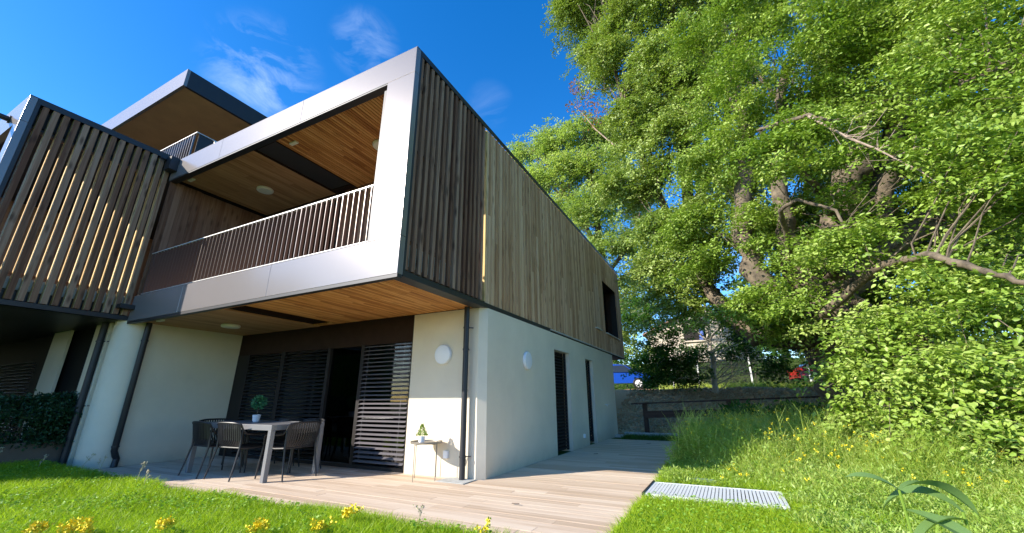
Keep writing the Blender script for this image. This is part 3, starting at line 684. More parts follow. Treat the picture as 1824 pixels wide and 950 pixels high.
# ------------------------------------------------------------------ furniture
tb = empty('dining_table', (-7.15, 4.62, 0), 'long grey metal dining table on square legs under the balcony', 'table')
q = MB()
for k in range(9):
    a = 4.22+k*0.0905; q.box(-8.12, -6.19, a, a+0.0865, 0.752, 0.776)
q.build('tabletop', M['table'], tb)
q = MB(); q.box(-8.18, -6.13, 4.16, 4.215, 0.70, 0.778); q.box(-8.18, -6.13, 5.04, 5.09, 0.70, 0.778); q.box(-8.18, -8.125, 4.216, 5.039, 0.70, 0.778); q.box(-6.185, -6.13, 4.216, 5.039, 0.70, 0.778)
q.build('table_frame', M['table'], tb, bevel=0.003)
for x in (-8.18, -6.20):
    for y in (4.16, 5.02):
        q = MB(); q.box(x, x+0.07, y, y+0.07, 0, 0.699); q.build('leg', M['table'], tb, bevel=0.003)

def make_chair():
    """armchair facing +y, origin on the floor under the seat centre"""
    c = empty('garden_chair', (0, 0, 0), 'x', 'chair', 'anthracite garden chairs round the table')
    def arc(t, z):      # back curve: t in -1..1 across the back
        return (0.27*math.sin(t*1.15)/math.sin(1.15), -0.23-0.05*(1-t*t)-(z-0.44)*0.20, z)
    q = MB()
    for k in range(13):
        x = -0.215+k*0.0358
        q.bar((x, -0.21, 0.445), (x, 0.02, 0.432), 0.024, 0.014); q.bar((x, 0.02, 0.432), (x, 0.235, 0.448), 0.024, 0.014)
    q.tube([(-0.24, -0.22, 0.44), (-0.245, 0, 0.428), (-0.24, 0.235, 0.44), (-0.2, 0.26, 0.44), (0.2, 0.26, 0.44), (0.24, 0.235, 0.44), (0.245, 0, 0.428), (0.24, -0.22, 0.44), (-0.24, -0.22, 0.44)], 0.014, 8)
    q.build('seat', M['chair'], c, loc='local')
    q = MB()
    for k in range(16):
        t = -0.94+k*1.88/15
        pts = [arc(t, z) for z in (0.44, 0.55, 0.68, 0.80)]
        pts[0] = (pts[0][0]*0.86, -0.22, 0.445)
        for a_, b_ in zip(pts[:-1], pts[1:]): q.bar(a_, b_, 0.022, 0.009, up=(-a_[0]*1.5, 1, 0))
    q.tube([arc(t/8-1, 0.805-0.03*abs(t/8-1)**3) for t in range(17)], 0.014, 8)
    q.build('backrest', M['chair'], c, loc='local', smooth=True)
    for sx in (-1, 1):
        q = MB(); e_ = arc(sx*1.0, 0.78)
        q.tube([e_, (sx*0.275, -0.25, 0.70), (sx*0.282, -0.19, 0.645), (sx*0.288, -0.08, 0.63), (sx*0.285, 0.12, 0.63), (sx*0.278, 0.22, 0.625), (sx*0.272, 0.255, 0.59), (sx*0.262, 0.262, 0.44)], [0.013, 0.013, 0.015, 0.018, 0.018, 0.016, 0.014, 0.013], 8)
        q.build('armrest', M['chair'], c, loc='local', smooth=True)
        q = MB(); q.tube([(sx*0.262, 0.262, 0.44), (sx*0.275, 0.285, 0.2), (sx*0.285, 0.30, 0.0)], [0.016, 0.014, 0.011], 8); q.build('leg', M['chair'], c, loc='local', smooth=True)
        q = MB(); q.tube([(sx*0.272, -0.255, 0.72), (sx*0.262, -0.245, 0.44), (sx*0.275, -0.29, 0.2), (sx*0.285, -0.335, 0.0)], [0.012, 0.016, 0.014, 0.011], 8); q.build('leg', M['chair'], c, loc='local', smooth=True)
    return c
chair0 = make_chair()
chairs = [(-6.28, 4.62, 0, 90, 'anthracite slatted armchair tucked under the right-hand end of the dining table'),
          (-7.00, 4.33, 0, 4, 'anthracite armchair backing onto the lawn, right-hand one of the two before the long table'),
          (-7.66, 4.29, 0, -3, 'anthracite armchair backing onto the lawn, left-hand one of the two before the long table'),
          (-8.22, 4.66, 0, -90, 'anthracite slatted armchair at the left end of the dining table beside the bare wall'),
          (-6.78, 5.10, 0, 180, 'anthracite slatted armchair between table and glass, behind the right half of the tabletop'),
          (-7.52, 5.12, 0, 178, 'anthracite slatted armchair between table and glass, behind the potted topiary')]
for i, (x, y, z, a, lab) in enumerate(chairs):
    c = chair0 if i == 0 else copy_tree(chair0)
    c.location = (x, y, z); c.rotation_euler.z = math.radians(a); c['label'] = lab

# little clusters of leaves, used by potted plants and bushes
def leaves(centers, dirs, norms, length, width, fold=0.25, two=True):
    """one folded leaf (two quads) per centre; arrays (n,3); returns verts, quads"""
    n = len(centers); d = dirs/np.linalg.norm(dirs, axis=1, keepdims=True)
    s = np.cross(d, norms); s /= (np.linalg.norm(s, axis=1, keepdims=True)+1e-9); nn = np.cross(s, d)
    Ln = np.broadcast_to(np.asarray(length, float), (n,))[:, None]; W = np.broadcast_to(np.asarray(width, float), (n,))[:, None]
    b0 = centers; tip = centers+d*Ln-nn*Ln*0.10
    l1 = centers+d*Ln*0.45+s*W*0.5+nn*W*fold; r1 = centers+d*Ln*0.45-s*W*0.5+nn*W*fold; mid = centers+d*Ln*0.5
    if two:
        a1 = centers+d*Ln*0.30; a2 = centers+d*Ln*0.72-nn*Ln*0.04; h1 = s*W*0.5+nn*W*fold; h2 = s*W*0.36+nn*W*fold*0.75; k1 = -s*W*0.5+nn*W*fold; k2 = -s*W*0.36+nn*W*fold*0.75
        V = np.stack([b0, a1+h1, a2+h2, tip, a2+k2, a1+k1], 1).reshape(-1, 3); i = np.arange(n)*6
        Q = np.concatenate([np.stack([i, i+3, i+2, i+1], 1), np.stack([i, i+5, i+4, i+3], 1)])
    else:
        V = np.stack([b0, l1, tip, r1], 1).reshape(-1, 3); i = np.arange(n)*4
        Q = np.stack([i, i+3, i+2, i+1], 1)
    return V, Q
def unit(a): return a/(np.linalg.norm(a, axis=-1, keepdims=True)+1e-9)
def ball_leaves(c, r, n, ln, wd, mat, name, parent, squash=1.0, shell=0.55, seed=1, up=0.3):
    g = np.random.default_rng(seed)
    d = unit(g.normal(size=(n, 3))); rr = r*(shell+(1-shell)*g.random(n)**0.5)[:, None]
    p = np.array(c)+d*rr*np.array([1, 1, squash]); dr = unit(d+g.normal(size=(n, 3))*0.6+np.array([0, 0, up])); nm = unit(g.normal(size=(n, 3))+np.array([0, 0, 1.0]))
    V, Q = leaves(p, dr, nm, ln*(0.7+0.6*g.random(n)), wd*(0.7+0.6*g.random(n)))
    return np_mesh(name, V, Q, mat, parent, np.tile(g.random(n), 2))

tp = empty('potted_topiary', (-7.42, 4.72, 0.778), 'small round topiary tree in a white pot standing on the dining table', 'potted plant')
q = MB(); q.lathe([(0.045, 0.779), (0.055, 0.80), (0.066, 0.89), (0.068, 0.895), (0.060, 0.895), (0.056, 0.875), (0.001, 0.875)], (-7.42, 4.72, 0), 'z', 24); q.build('pot', M['pot'], tp, smooth=True)
q = MB(); q.tube([(-7.42, 4.72, 0.87), (-7.415, 4.72, 0.95), (-7.42, 4.72, 1.03)], 0.006, 6); q.build('stem', M['bark'], tp)
ball_leaves((-7.42, 4.72, 1.10), 0.10, 420, 0.042, 0.026, M['topiary'], 'crown', tp, seed=3)

st = empty('side_table', (-4.21, 5.40, 0), 'small round wire-legged side table against the white wall, carrying a tiny plant', 'side table')
q = MB(); q.lathe([(0.22, 0.498), (0.238, 0.50), (0.242, 0.53), (0.238, 0.53), (0.232, 0.508), (0.001, 0.508)], (-4.21, 5.40, 0), 'z', 40); q.build('tray_top', M['wire'], st, smooth=True)
ring = []
for k in range(4):
    a = math.radians(-100+90*k); x, y = -4.21+0.225*math.cos(a), 5.40+0.225*math.sin(a)
    q = MB(); q.tube([(x, y, 0.0), (x, y, 0.515)], 0.0055, 6); q.build('leg', M['wire'], st)
q = MB()
for (a, b_) in ((0, 2), (1, 3)):
    pa = [(-4.21+0.225*math.cos(math.radians(-100+90*k)), 5.40+0.225*math.sin(math.radians(-100+90*k)), 0.488) for k in (a, b_)]
    q.tube(pa, 0.004, 6)
q.build('cross_brace', M['wire'], st)
pp = empty('potted_plant', (-4.25, 5.33, 0.508), 'tiny bushy conifer-like plant in a white pot standing on the wire side table', 'potted plant')
q = MB(); q.lathe([(0.038, 0.509), (0.046, 0.53), (0.053, 0.60), (0.047, 0.60), (0.001, 0.59)], (-4.25, 5.33, 0), 'z', 20); q.build('pot', M['pot'], pp, smooth=True)
g = np.random.default_rng(5); n = 420
hh = g.random(n)**1.4; rr = (1-hh)*0.085*g.random(n)**0.4+0.004; an = g.random(n)*6.283
p = np.stack([-4.25+rr*np.cos(an), 5.33+rr*np.sin(an), 0.605+hh*0.16], 1); dr = np.stack([np.cos(an), np.sin(an), 0.6+g.random(n)], 1)
V, Q = leaves(p, dr, unit(g.normal(size=(n, 3))+[0, 0, 1]), 0.026, 0.009)
np_mesh('foliage', V, Q, M['leaf_near'], pp, np.tile(g.random(n), 2))

# ------------------------------------------------------------------ planter, shrub and added shade hedge on the left
pl_ = empty('long_planter', (-11.35, 2.2, 0), 'long low brown planter trough with pale end strip beside the leftmost downpipe', 'planter')
q = MB(); q.box(-11.06, -11.0, 0.4, 3.66, -0.03, 0.45); q.box(-11.75, -11.69, 0.4, 3.66, -0.03, 0.45); q.box(-11.689, -11.061, 0.4, 0.46, -0.03, 0.45); q.box(-11.689, -11.061, 0.461, 3.66, -0.03, 0.38); q.build('trough', M['planter'], pl_, bevel=0.004)
q = MB(); q.box(-11.0, -10.985, 3.60, 3.70, -0.03, 0.46); q.build('end_edging', M['sill'], pl_)
def bush_mesh(name, boxes, n, ln, wd, mat, parent, seed, jitter=0.1):
    g = np.random.default_rng(seed); P_ = []; 
    for (x0, x1, y0, y1, z0, z1) in boxes:
        k = int(n*(x1-x0)); u = g.random((k, 3))
        # favour the outer surfaces
        for ax in (1, 2): u[:, ax] = np.where(g.random(k) < 0.6, np.where(g.random(k) < (0.6 if ax == 1 else 0.15), u[:, ax]*0.15, 1-u[:, ax]*0.2), u[:, ax])
        lump = 0.12*np.sin((x0+u[:, 0]*(x1-x0))*5.3)+0.07*np.sin((x0+u[:, 0]*(x1-x0))*11.1+1)
        P_.append(np.stack([x0+u[:, 0]*(x1-x0), y0+u[:, 1]*(y1-y0)+lump*0.4, z0+u[:, 2]*(z1-z0+lump)], 1))
    p = np.concatenate(P_)+g.normal(size=(sum(map(len, P_)), 3))*jitter*0.4; m_ = len(p)
    V, Q = leaves(p, unit(g.normal(size=(m_, 3))+[0, -0.4, 0.5]), unit(g.normal(size=(m_, 3))+[0, -0.3, 1]), ln*(0.6+0.8*g.random(m_)), wd*(0.7+0.6*g.random(m_)))
    return np_mesh(name, V, Q, mat, parent, np.tile(g.random(m_)**1.5, 2))
o = empty('hedge_shrub', (-11.35, 2.2, 0.4), 'dark glossy evergreen shrub filling the long brown planter', 'shrub')
bush_mesh('foliage', [(-11.72+0.12*k_, -11.72+0.12*(k_+1), 0.45, 3.75, 0.40, 1.10+0.05*(k_ % 2)) for k_ in range(7)], 30000, 0.06, 0.032, M['hedge'], o, 21)
q = MB()
for k in range(26): yk = 0.6+k*0.12; q.tube([(-11.35, yk, 0.36), (-11.35+random.uniform(-.2, .2), yk+random.uniform(-.1, .1), 0.95)], [0.014, 0.006], 5)
q.build('stems', M['bark_dark'], o)
o = empty('added_shade_hedge', (-17.6, -1.5, 0), 'tall hedge mass added out of view left of the lawn to shade the wing', 'hedge')  # unseen hedge, added to keep the sun off the wing's ground floor
bush_mesh('foliage', [(-24.8, -12.55, -2.1, -1.15, 0.0, 5.1)], 2600, 0.13, 0.08, M['hedge'], o, 22)
q = MB(); q.box(-24.7, -12.5, -1.95, -1.35, 0.0, 5.0); q.build('solid_shade_core', M['leaf_dark'], o)  # solid core that stops sun leaking through the added hedge

# ------------------------------------------------------------------ grass, meadow
def blades(px, py, h, wd, lean, g, seg=3):
    n = len(px); z0 = height(px, py); a = g.random(n)*6.283; la = g.random(n)*6.283
    s = np.stack([np.cos(a), np.sin(a), np.zeros(n)], 1); l = np.stack([np.cos(la), np.sin(la), np.zeros(n)], 1)
    base = np.stack([px, py, z0-0.005], 1); vs = []
    for k in range(seg+1):
        t = k/seg; c = base+np.array([0, 0, 1.0])*(h*(t-0.18*lean*t*t))[:, None]+l*(h*lean*t*t)[:, None]; wk = (wd*(1-t**1.6)*0.5)[:, None]
        if k == seg: wk = wk*0+0.0004
        vs += [c-s*wk, c+s*wk]
    V = np.stack(vs, 1).reshape(-1, 3); m_ = 2*(seg+1); i = np.arange(n)*m_
    Q = np.concatenate([np.stack([i+2*k, i+2*k+1, i+2*k+3, i+2*k+2], 1) for k in range(seg)])
    return V, Q, seg
g = np.random.default_rng(31)
def scatter(x0, x1, y0, y1, dens):
    n = int((x1-x0)*(y1-y0)*dens); return x0+g.random(n)*(x1-x0), y0+g.random(n)*(y1-y0)
xx, yy = scatter(-14, -1.0, 0.2, 3.40, 7500)
edge_w = 3.36+0.05*np.sin(xx*3.1)+0.04*np.sin(xx*7.7+1)
keep = (yy > 1.67+0.49*(xx+6)-0.5) & (yy < edge_w) & ~(xx < -10.95)
dcam = np.hypot(xx, yy); keep &= g.random(len(xx)) < np.clip(5.5/dcam, 0.35, 1)
xx, yy = xx[keep], yy[keep]; n = len(xx)
pat = 0.5+0.5*np.sin(xx*2.3+1.3*np.sin(yy*1.9))*np.sin(yy*2.7+xx)
h = (0.065+0.075*g.random(n)+0.03*pat)
V, Q, sg = blades(xx, yy, h, 0.006+0.005*g.random(n), 0.25+0.7*g.random(n), g)
np_l = np_mesh('lawn_grass', V, Q, M['lawn'], None, np.tile(np.clip(g.random(n)*0.8+0.25*pat, 0, 1), sg)); tag(np_l, kind='stuff', label='short bright green lawn growing up to the deck edge', cat='grass')
# right-hand strip, short near the grate and getting taller behind
xx, yy = scatter(-1.07, 4.2, 3.6, 7.6, 6500)
keep = (yy > 1.67+0.49*(xx+6)-0.7) & ((xx < 0.9+0.25*np.sin(yy*5)) | (g.random(len(xx)) < 0.3)) & ~((xx > -1.09) & (xx < 0.43) & (yy > 5.53) & (yy < 6.42)) & ~(((xx+0.5)/0.27)**2+((yy-6.78)/0.2)**2 < 1)
tallness = smooth(5.9, 8.5, yy+0.25*xx)
keep &= g.random(len(xx)) < (1-0.55*tallness)
xx, yy = xx[keep], yy[keep]; n = len(xx); tallness = smooth(5.9, 8.5, yy+0.25*xx)
h = 0.07+0.07*g.random(n)+tallness*0.22*g.random(n)
V, Q, sg = blades(xx, yy, h, 0.006+0.004*g.random(n), 0.3+0.7*g.random(n), g)
tag(np_mesh('short_grass', V, Q, M['lawn'], None, np.tile(np.clip(g.random(n)*0.9+0.15, 0, 1), sg)), kind='stuff', label='short thick grass round the metal grate', cat='grass')
# meadow
xx, yy = scatter(-1.0, 13, 4.4, 14.4, 2600)
keep = (yy > 1.67+0.49*(xx+6)-0.5) & (xx < yy*0.62+1.5) & ((xx > -0.95+0.25*np.sin(yy*3)*smooth(7, 9, yy))) & (yy < 13.6+0.4*np.sin(xx*2))
keep &= ~(((xx+0.5)/0.3)**2+((yy-6.78)/0.25)**2 < 1) & ((yy > 6.45) | (xx > 0.6+0.2*np.sin(yy*6)))
xx, yy = xx[keep], yy[keep]; n = len(xx); tl = smooth(6.4, 8.4, yy+0.3*xx)
h = (0.14+0.66*tl*(0.25+0.75*g.random(n)**1.3)+0.10*g.random(n))*(0.75+0.4*np.sin(xx*3.1+1)*np.sin(yy*2.7))
V1, Q1, sg = blades(xx, yy, h, 0.007+0.007*g.random(n), 0.2+0.5*g.random(n), g)
patch = 0.5+0.25*np.sin(xx*3.1+np.sin(yy*2.3)*1.5)+0.25*np.sin(yy*3.7+xx*1.3); r1 = np.tile(np.clip(0.55*g.random(n)+0.5*patch, 0, 1), sg)
tag(np_mesh('meadow_grass', V1, Q1, M['meadow'], None, r1), kind='stuff', label='tall pale green meadow grass between the deck and the big beech', cat='grass')
# leafy herbs inside the meadow
k = g.random(n) < 0.27; px, py, hh = np.repeat(xx[k], 7), np.repeat(yy[k], 7), np.repeat(h[k], 7); m_ = len(px)
p = np.stack([px+g.normal(size=m_)*0.06, py+g.normal(size=m_)*0.05, height(px, py)+hh*(0.15+0.8*g.random(m_))], 1)
V, Q = leaves(p, unit(g.normal(size=(m_, 3))+[0, 0, 0.5]), unit(g.normal(size=(m_, 3))*0.6+[0, 0, 1]), 0.03+0.04*g.random(m_), 0.008+0.012*g.random(m_), two=False)
tag(np_mesh('meadow_herbs', V, Q, M['weed'], None, g.random(m_)), kind='stuff', label='small leafy herbs mixed through the meadow', cat='ground cover')
# mustard-like stems with side twigs and yellow heads (a mass nobody could count)
def stems_mesh(pts, name, label, hs, gg, flowers=True, r=0.0032):
    q = MB(); fl = []
    for (x, y), hgt in zip(pts, hs):
        z = float(height(x, y)); lean = gg.normal(size=2)*0.12
        top = (x+lean[0]*hgt, y+lean[1]*hgt, z+hgt); mid = (x+lean[0]*hgt*0.35, y+lean[1]*hgt*0.35, z+hgt*0.55)
        q.tube([(x, y, z), mid, top], [r, r*0.8, r*0.45], 4, cap=False); fl.append(top)
        for j in range(gg.integers(2, 6)):
            t = 0.45+0.5*gg.random(); s0 = np.array(mid)*(1-t)*1.0+np.array(top)*t; a = gg.random()*6.283; ln = hgt*(0.10+0.16*gg.random())
            e_ = s0+np.array([math.cos(a)*ln*0.6, math.sin(a)*ln*0.6, ln]); q.tube([s0, e_], [r*0.6, r*0.35], 4, cap=False); fl.append(tuple(e_))
    o = q.build(name, M['meadow'])
    return o, np.array(fl)
npt = 520; px = -0.7+g.random(npt)*8.5; py = 7.6+g.random(npt)*5.2; k = px < py*0.55+0.5; px, py = px[k], py[k]
hs = (0.45+0.4*g.random(len(px)))*(0.75+0.25*smooth(7, 10, py))
o, fl = stems_mesh(list(zip(px, py)), 'flower_stems', '', hs, g)
tag(o, kind='stuff', label='branching flower stems rising above the meadow grass', cat='wild flowers')
def heads(c, gg, r=0.016, per=7):
    m_ = len(c)*per; p = np.repeat(c, per, 0)+gg.normal(size=(m_, 3))*r*0.55
    return leaves(p, unit(gg.normal(size=(m_, 3))+[0, 0, 0.4]), unit(gg.normal(size=(m_, 3))), r*1.1, r*0.9, two=False)
fl = fl[g.random(len(fl)) < 0.62]; V, Q = heads(fl, g)
fx, fy = scatter(-0.5, 7, 6.6, 13, 9); k = (fx < fy*0.55+0.5); fx, fy = fx[k], fy[k]
c2 = np.stack([fx, fy, height(fx, fy)+0.13+0.42*smooth(6.2, 9.0, fy+0.3*fx)*0.8], 1); V2, Q2 = heads(c2, g, 0.02, 9)
tag(np_mesh('yellow_flower_heads', np.concatenate([V, V2]), np.concatenate([Q, Q2+len(V)]), M['petal'], None, g.random(len(Q)+len(Q2))), kind='stuff', label='small yellow flower heads dotted over the meadow', cat='wild flowers')

# countable yellow flower clumps in the near lawn
FLAB = ['yellow flower clump in the lawn, second from the left edge of the photo', 'yellow flower clump in the lawn, third from the left edge', 'yellow flower clump in the lawn below the dining table, dense and bright', 'small yellow flower clump in the lawn left of the tall pair by the deck',
        'low yellow flower clump at the very bottom of the lawn near the deck', 'tallest yellow flower clump, standing against the deck boards', 'thin yellow flower clump nearest the open deck', 'yellow flower clump in the lawn farthest to the left']
for i, (x, y) in enumerate(((-4.93, 1.75), (-4.78, 1.81), (-4.27, 2.13), (-3.55, 2.43), (-3.11, 2.66), (-3.12, 2.98), (-1.9, 3.25), (-5.12, 1.62))):
    g2 = np.random.default_rng(60+i)
    e_ = empty('yellow_flower_clump', (x, y, 0), FLAB[i], 'flowers', 'yellow flower clumps in the near lawn')
    q = MB(); tops = []
    for j in range(13 if i != 6 else 4):
        a = g2.normal(size=2)*0.030; hgt = (0.13+0.06*g2.random())*(1.2 if i == 5 else 1)
        q.tube([(x+a[0]*0.3, y+a[1]*0.3, 0.0), (x+a[0], y+a[1], hgt)], [0.002, 0.0012], 4); tops.append((x+a[0], y+a[1], hgt))
    q.build('stems', M['weed'], e_)
    V, Q = heads(np.array(tops), g2, 0.022, 14); np_mesh('petals', V, Q, M['petal'], e_, g2.random(len(Q)))
DLAB = ['thin dry weed between planter and rounded white pillar', 'longest dry weed, leaning right before the rounded white pillar', 'thin upright dry weed just right of the pillar downpipe', 'dry weed with seed heads before the bare shaded wall', 'short dry weed in front of the leftmost chair',
        'dry weed before the middle of the planter', 'dry weed low at the left edge of the photo', 'tiny dry weed at the lawn corner beside the open deck']
# thin dry stems at the left edge of the lawn and by the deck
for i, (x, y, dx, hgt) in enumerate(((-9.9, 2.9, 0.25, 0.32), (-9.3, 3.2, 0.42, 0.34), (-8.6, 3.2, 0.1, 0.33), (-7.55, 3.25, 0.12, 0.30), (-7.2, 3.2, 0.03, 0.22), (-10.6, 2.6, 0.1, 0.42), (-10.2, 2.2, 0.12, 0.4), (-2.62, 3.3, 0.05, 0.22))):
    g2 = np.random.default_rng(90+i)
    e_ = empty('dry_weed', (x, y, 0), DLAB[i], 'weed', 'dry weeds along the lawn edge')
    q = MB(); pts = [(x, y, 0), (x+dx*0.4, y, hgt*0.6), (x+dx, y, hgt)]; q.tube(pts, [0.0035, 0.003, 0.0022], 5)
    ends = [pts[-1]]
    for j in range(3): ee = (x+dx*(0.5+0.15*j)+g2.normal()*0.03, y+g2.normal()*0.02, hgt*(0.75+0.12*j)); q.tube([(x+dx*(0.3+0.15*j), y, hgt*(0.5+0.12*j)), ee], 0.0018, 4); ends.append(ee)
    q.build('stem', M['drystem'], e_)
    V, Q = heads(np.array(ends), g2, 0.017, 8); np_mesh('seed_heads', V, Q, M['drystem'], e_, g2.random(len(Q)))
WLAB = ['leafy weed rising at the right edge of the deck, at the edge of the shadow', 'tallest leafy weed with side shoots in the middle of the meadow edge', 'tall leafy weed nearest the metal grate among the meadow flowers', 'tall leafy weed at the back, standing in the building shadow', 'leafy weed farthest right of the tall ones in the meadow', 'shortest leafy weed, in the shade beside the deck']
nn_ = 260; px = -0.95+g.random(nn_)*2.6; py = 7.7+g.random(nn_)*4.5; o, fl2 = stems_mesh(list(zip(px, py)), 'tall_stems', '', 0.55+0.4*g.random(nn_), g, r=0.004)
tag(o, kind='stuff', label='tall rough stems crowding the right edge of the deck', cat='wild plants')
m_ = nn_*26; k = np.repeat(np.arange(nn_), 26); t = g.random(m_); a = g.random(m_)*6.28
p = np.stack([px[k]+0.04*np.cos(a), py[k]+0.04*np.sin(a), height(px[k], py[k])+0.08+0.62*t], 1)
V, Q = leaves(p, np.stack([np.cos(a), np.sin(a), 0.6+0*a], 1), unit(g.normal(size=(m_, 3))*0.3+[0, 0, 1]), 0.10*(1.25-t), 0.022, two=True)
tag(np_mesh('tall_stem_leaves', V, Q, M['weed'], None, np.tile(g.random(m_), 2)), kind='stuff', label='narrow leaves of the tall stems by the deck edge', cat='wild plants')
# clover and other small broad leaves in the lawn
xx, yy = scatter(-12, -1.2, 0.3, 3.3, 260); k = (yy > 1.67+0.49*(xx+6)-0.4) & (np.sin(xx*2.9+1)*np.sin(yy*3.3+xx) > -0.5+1.0*g.random(len(xx))); xx, yy = np.repeat(xx[k], 3), np.repeat(yy[k], 3); m_ = len(xx)
x2, y2 = scatter(-1.0, 1.2, 4.0, 5.5, 260); xx = np.concatenate([xx, x2]); yy = np.concatenate([yy, y2]); m_ = len(xx)
p = np.stack([xx+g.normal(size=m_)*0.012, yy+g.normal(size=m_)*0.012, height(xx, yy)+0.07+0.05*g.random(m_)], 1)
V, Q = leaves(p, unit(g.normal(size=(m_, 3))*[1, 1, 0.2]), unit(g.normal(size=(m_, 3))*0.3+[0, -0.3, 1]), 0.03, 0.024, two=True)
tag(np_mesh('lawn_clover', V, Q, M['clover'], None, np.tile(g.random(m_), 2)), kind='stuff', label='small clover leaves mixed into the near lawn', cat='ground cover')
# tall leafy weeds beside the deck's right edge
for i, (x, y, hgt) in enumerate(((-0.98, 7.55, 0.42), (0.1, 8.6, 0.75), (0.45, 8.3, 0.6), (-0.15, 9.0, 0.7), (0.9, 8.8, 0.7), (-0.75, 7.9, 0.3))):
    g2 = np.random.default_rng(120+i); z = float(height(x, y))
    e_ = empty('leafy_weed', (x, y, z), WLAB[i], 'weed', 'leafy weeds beside the deck')
    q = MB(); q.tube([(x, y, z), (x+0.02, y, z+hgt*0.5), (x+0.05*g2.normal(), y, z+hgt)], [0.006, 0.005, 0.002], 6)
    for j in range(6):
        t = 0.4+0.1*j; a = g2.random()*6.28; q.tube([(x+0.01, y, z+hgt*t), (x+0.1*math.cos(a), y+0.1*math.sin(a), z+hgt*(t+0.15))], 0.002, 4)
    q.build('stem', M['weed'], e_)
    m_ = 60; t = g2.random(m_); a = g2.random(m_)*6.28; p = np.stack([x+0.03*np.cos(a), y+0.03*np.sin(a), z+hgt*t], 1)
    V, Q = leaves(p, np.stack([np.cos(a), np.sin(a), 0.5+0*a], 1), np.stack([0*a, 0*a, 1+0*a], 1), 0.09*(1.2-t), 0.028, two=True); np_mesh('leaves', V, Q, M['weed'], e_, np.tile(g2.random(m_), 2))

# close plant with long arching leaves at the lower right
def long_leaf(base, d, L_, W_, droop, g2, n=9, twist=0.0):
    d = Vector(d).normalized(); up = Vector((0, 0, 1)); side = d.cross(up).normalized(); vs = []; p = Vector(base); cur = d.copy()
    for k in range(n+1):
        t = k/n; wv = W_*math.sin(math.pi*min(1, t*0.97+0.03))**0.75*0.5+0.0006
        s_ = (side+up*twist*t).normalized(); nn = s_.cross(cur).normalized()
        vs += [p-s_*wv-nn*wv*-0.35, p.copy(), p+s_*wv+nn*wv*0.35]
        cur = (cur+Vector((0, 0, -droop/n))).normalized(); p = p+cur*(L_/n)
    fs = []
    for k in range(n): i = k*3; fs += [(i, i+1, i+4, i+3), (i+1, i+2, i+5, i+4)]
    return vs, fs
def lance_plant(x, y, h, specs, label):
    z = float(height(x, y)); e_ = empty('broad_leaved_plant', (x, y, z), label, 'plant')
    q = MB(); q.tube([(x, y, z), (x+0.01, y, z+h*0.5), (x, y, z+h)], [0.006, 0.005, 0.003], 7); q.build('stem', M['weed'], e_, smooth=True)
    for (t, az, el, L_, W_, dr, tw) in specs:
        a = math.radians(az); b = MB(); vs, fs = long_leaf((x, y, z+h*t), (math.cos(a)*math.cos(el), math.sin(a)*math.cos(el), math.sin(el)), L_*0.8, W_*0.72, dr, None, twist=tw)
        b.add(vs, fs, 0.5); b.build('leaf', M['bigleaf'], e_, smooth=True)
lance_plant(0.47, 1.50, 0.85, [(1.0, 150, 0.9, 0.24, 0.075, 2.2, 0.5), (0.98, 200, 0.2, 0.20, 0.08, 1.4, -0.6), (0.9, -20, 0.5, 0.25, 0.11, 1.3, 0.9), (0.8, -60, 0.1, 0.24, 0.11, 1.1, 0.9), (0.7, 60, 0.3, 0.2, 0.05, 1.5, 0.2)], 'young plant with long arching broad leaves close to the viewer, its leaves widest and palest')
lance_plant(0.36, 1.50, 0.89, [(1.0, 10, 0.7, 0.22, 0.075, 2.0, 0.5), (0.95, -35, -0.1, 0.20, 0.06, 0.6, -0.6), (1.0, 170, 0.7, 0.14, 0.045, 1.0, 0.4), (0.8, -80, 0.0, 0.2, 0.085, 1.0, 0.8), (0.7, -20, 0.2, 0.17, 0.05, 1.3, -0.3)], 'young plant with narrow curled leaves, the left one of the two close to the viewer')

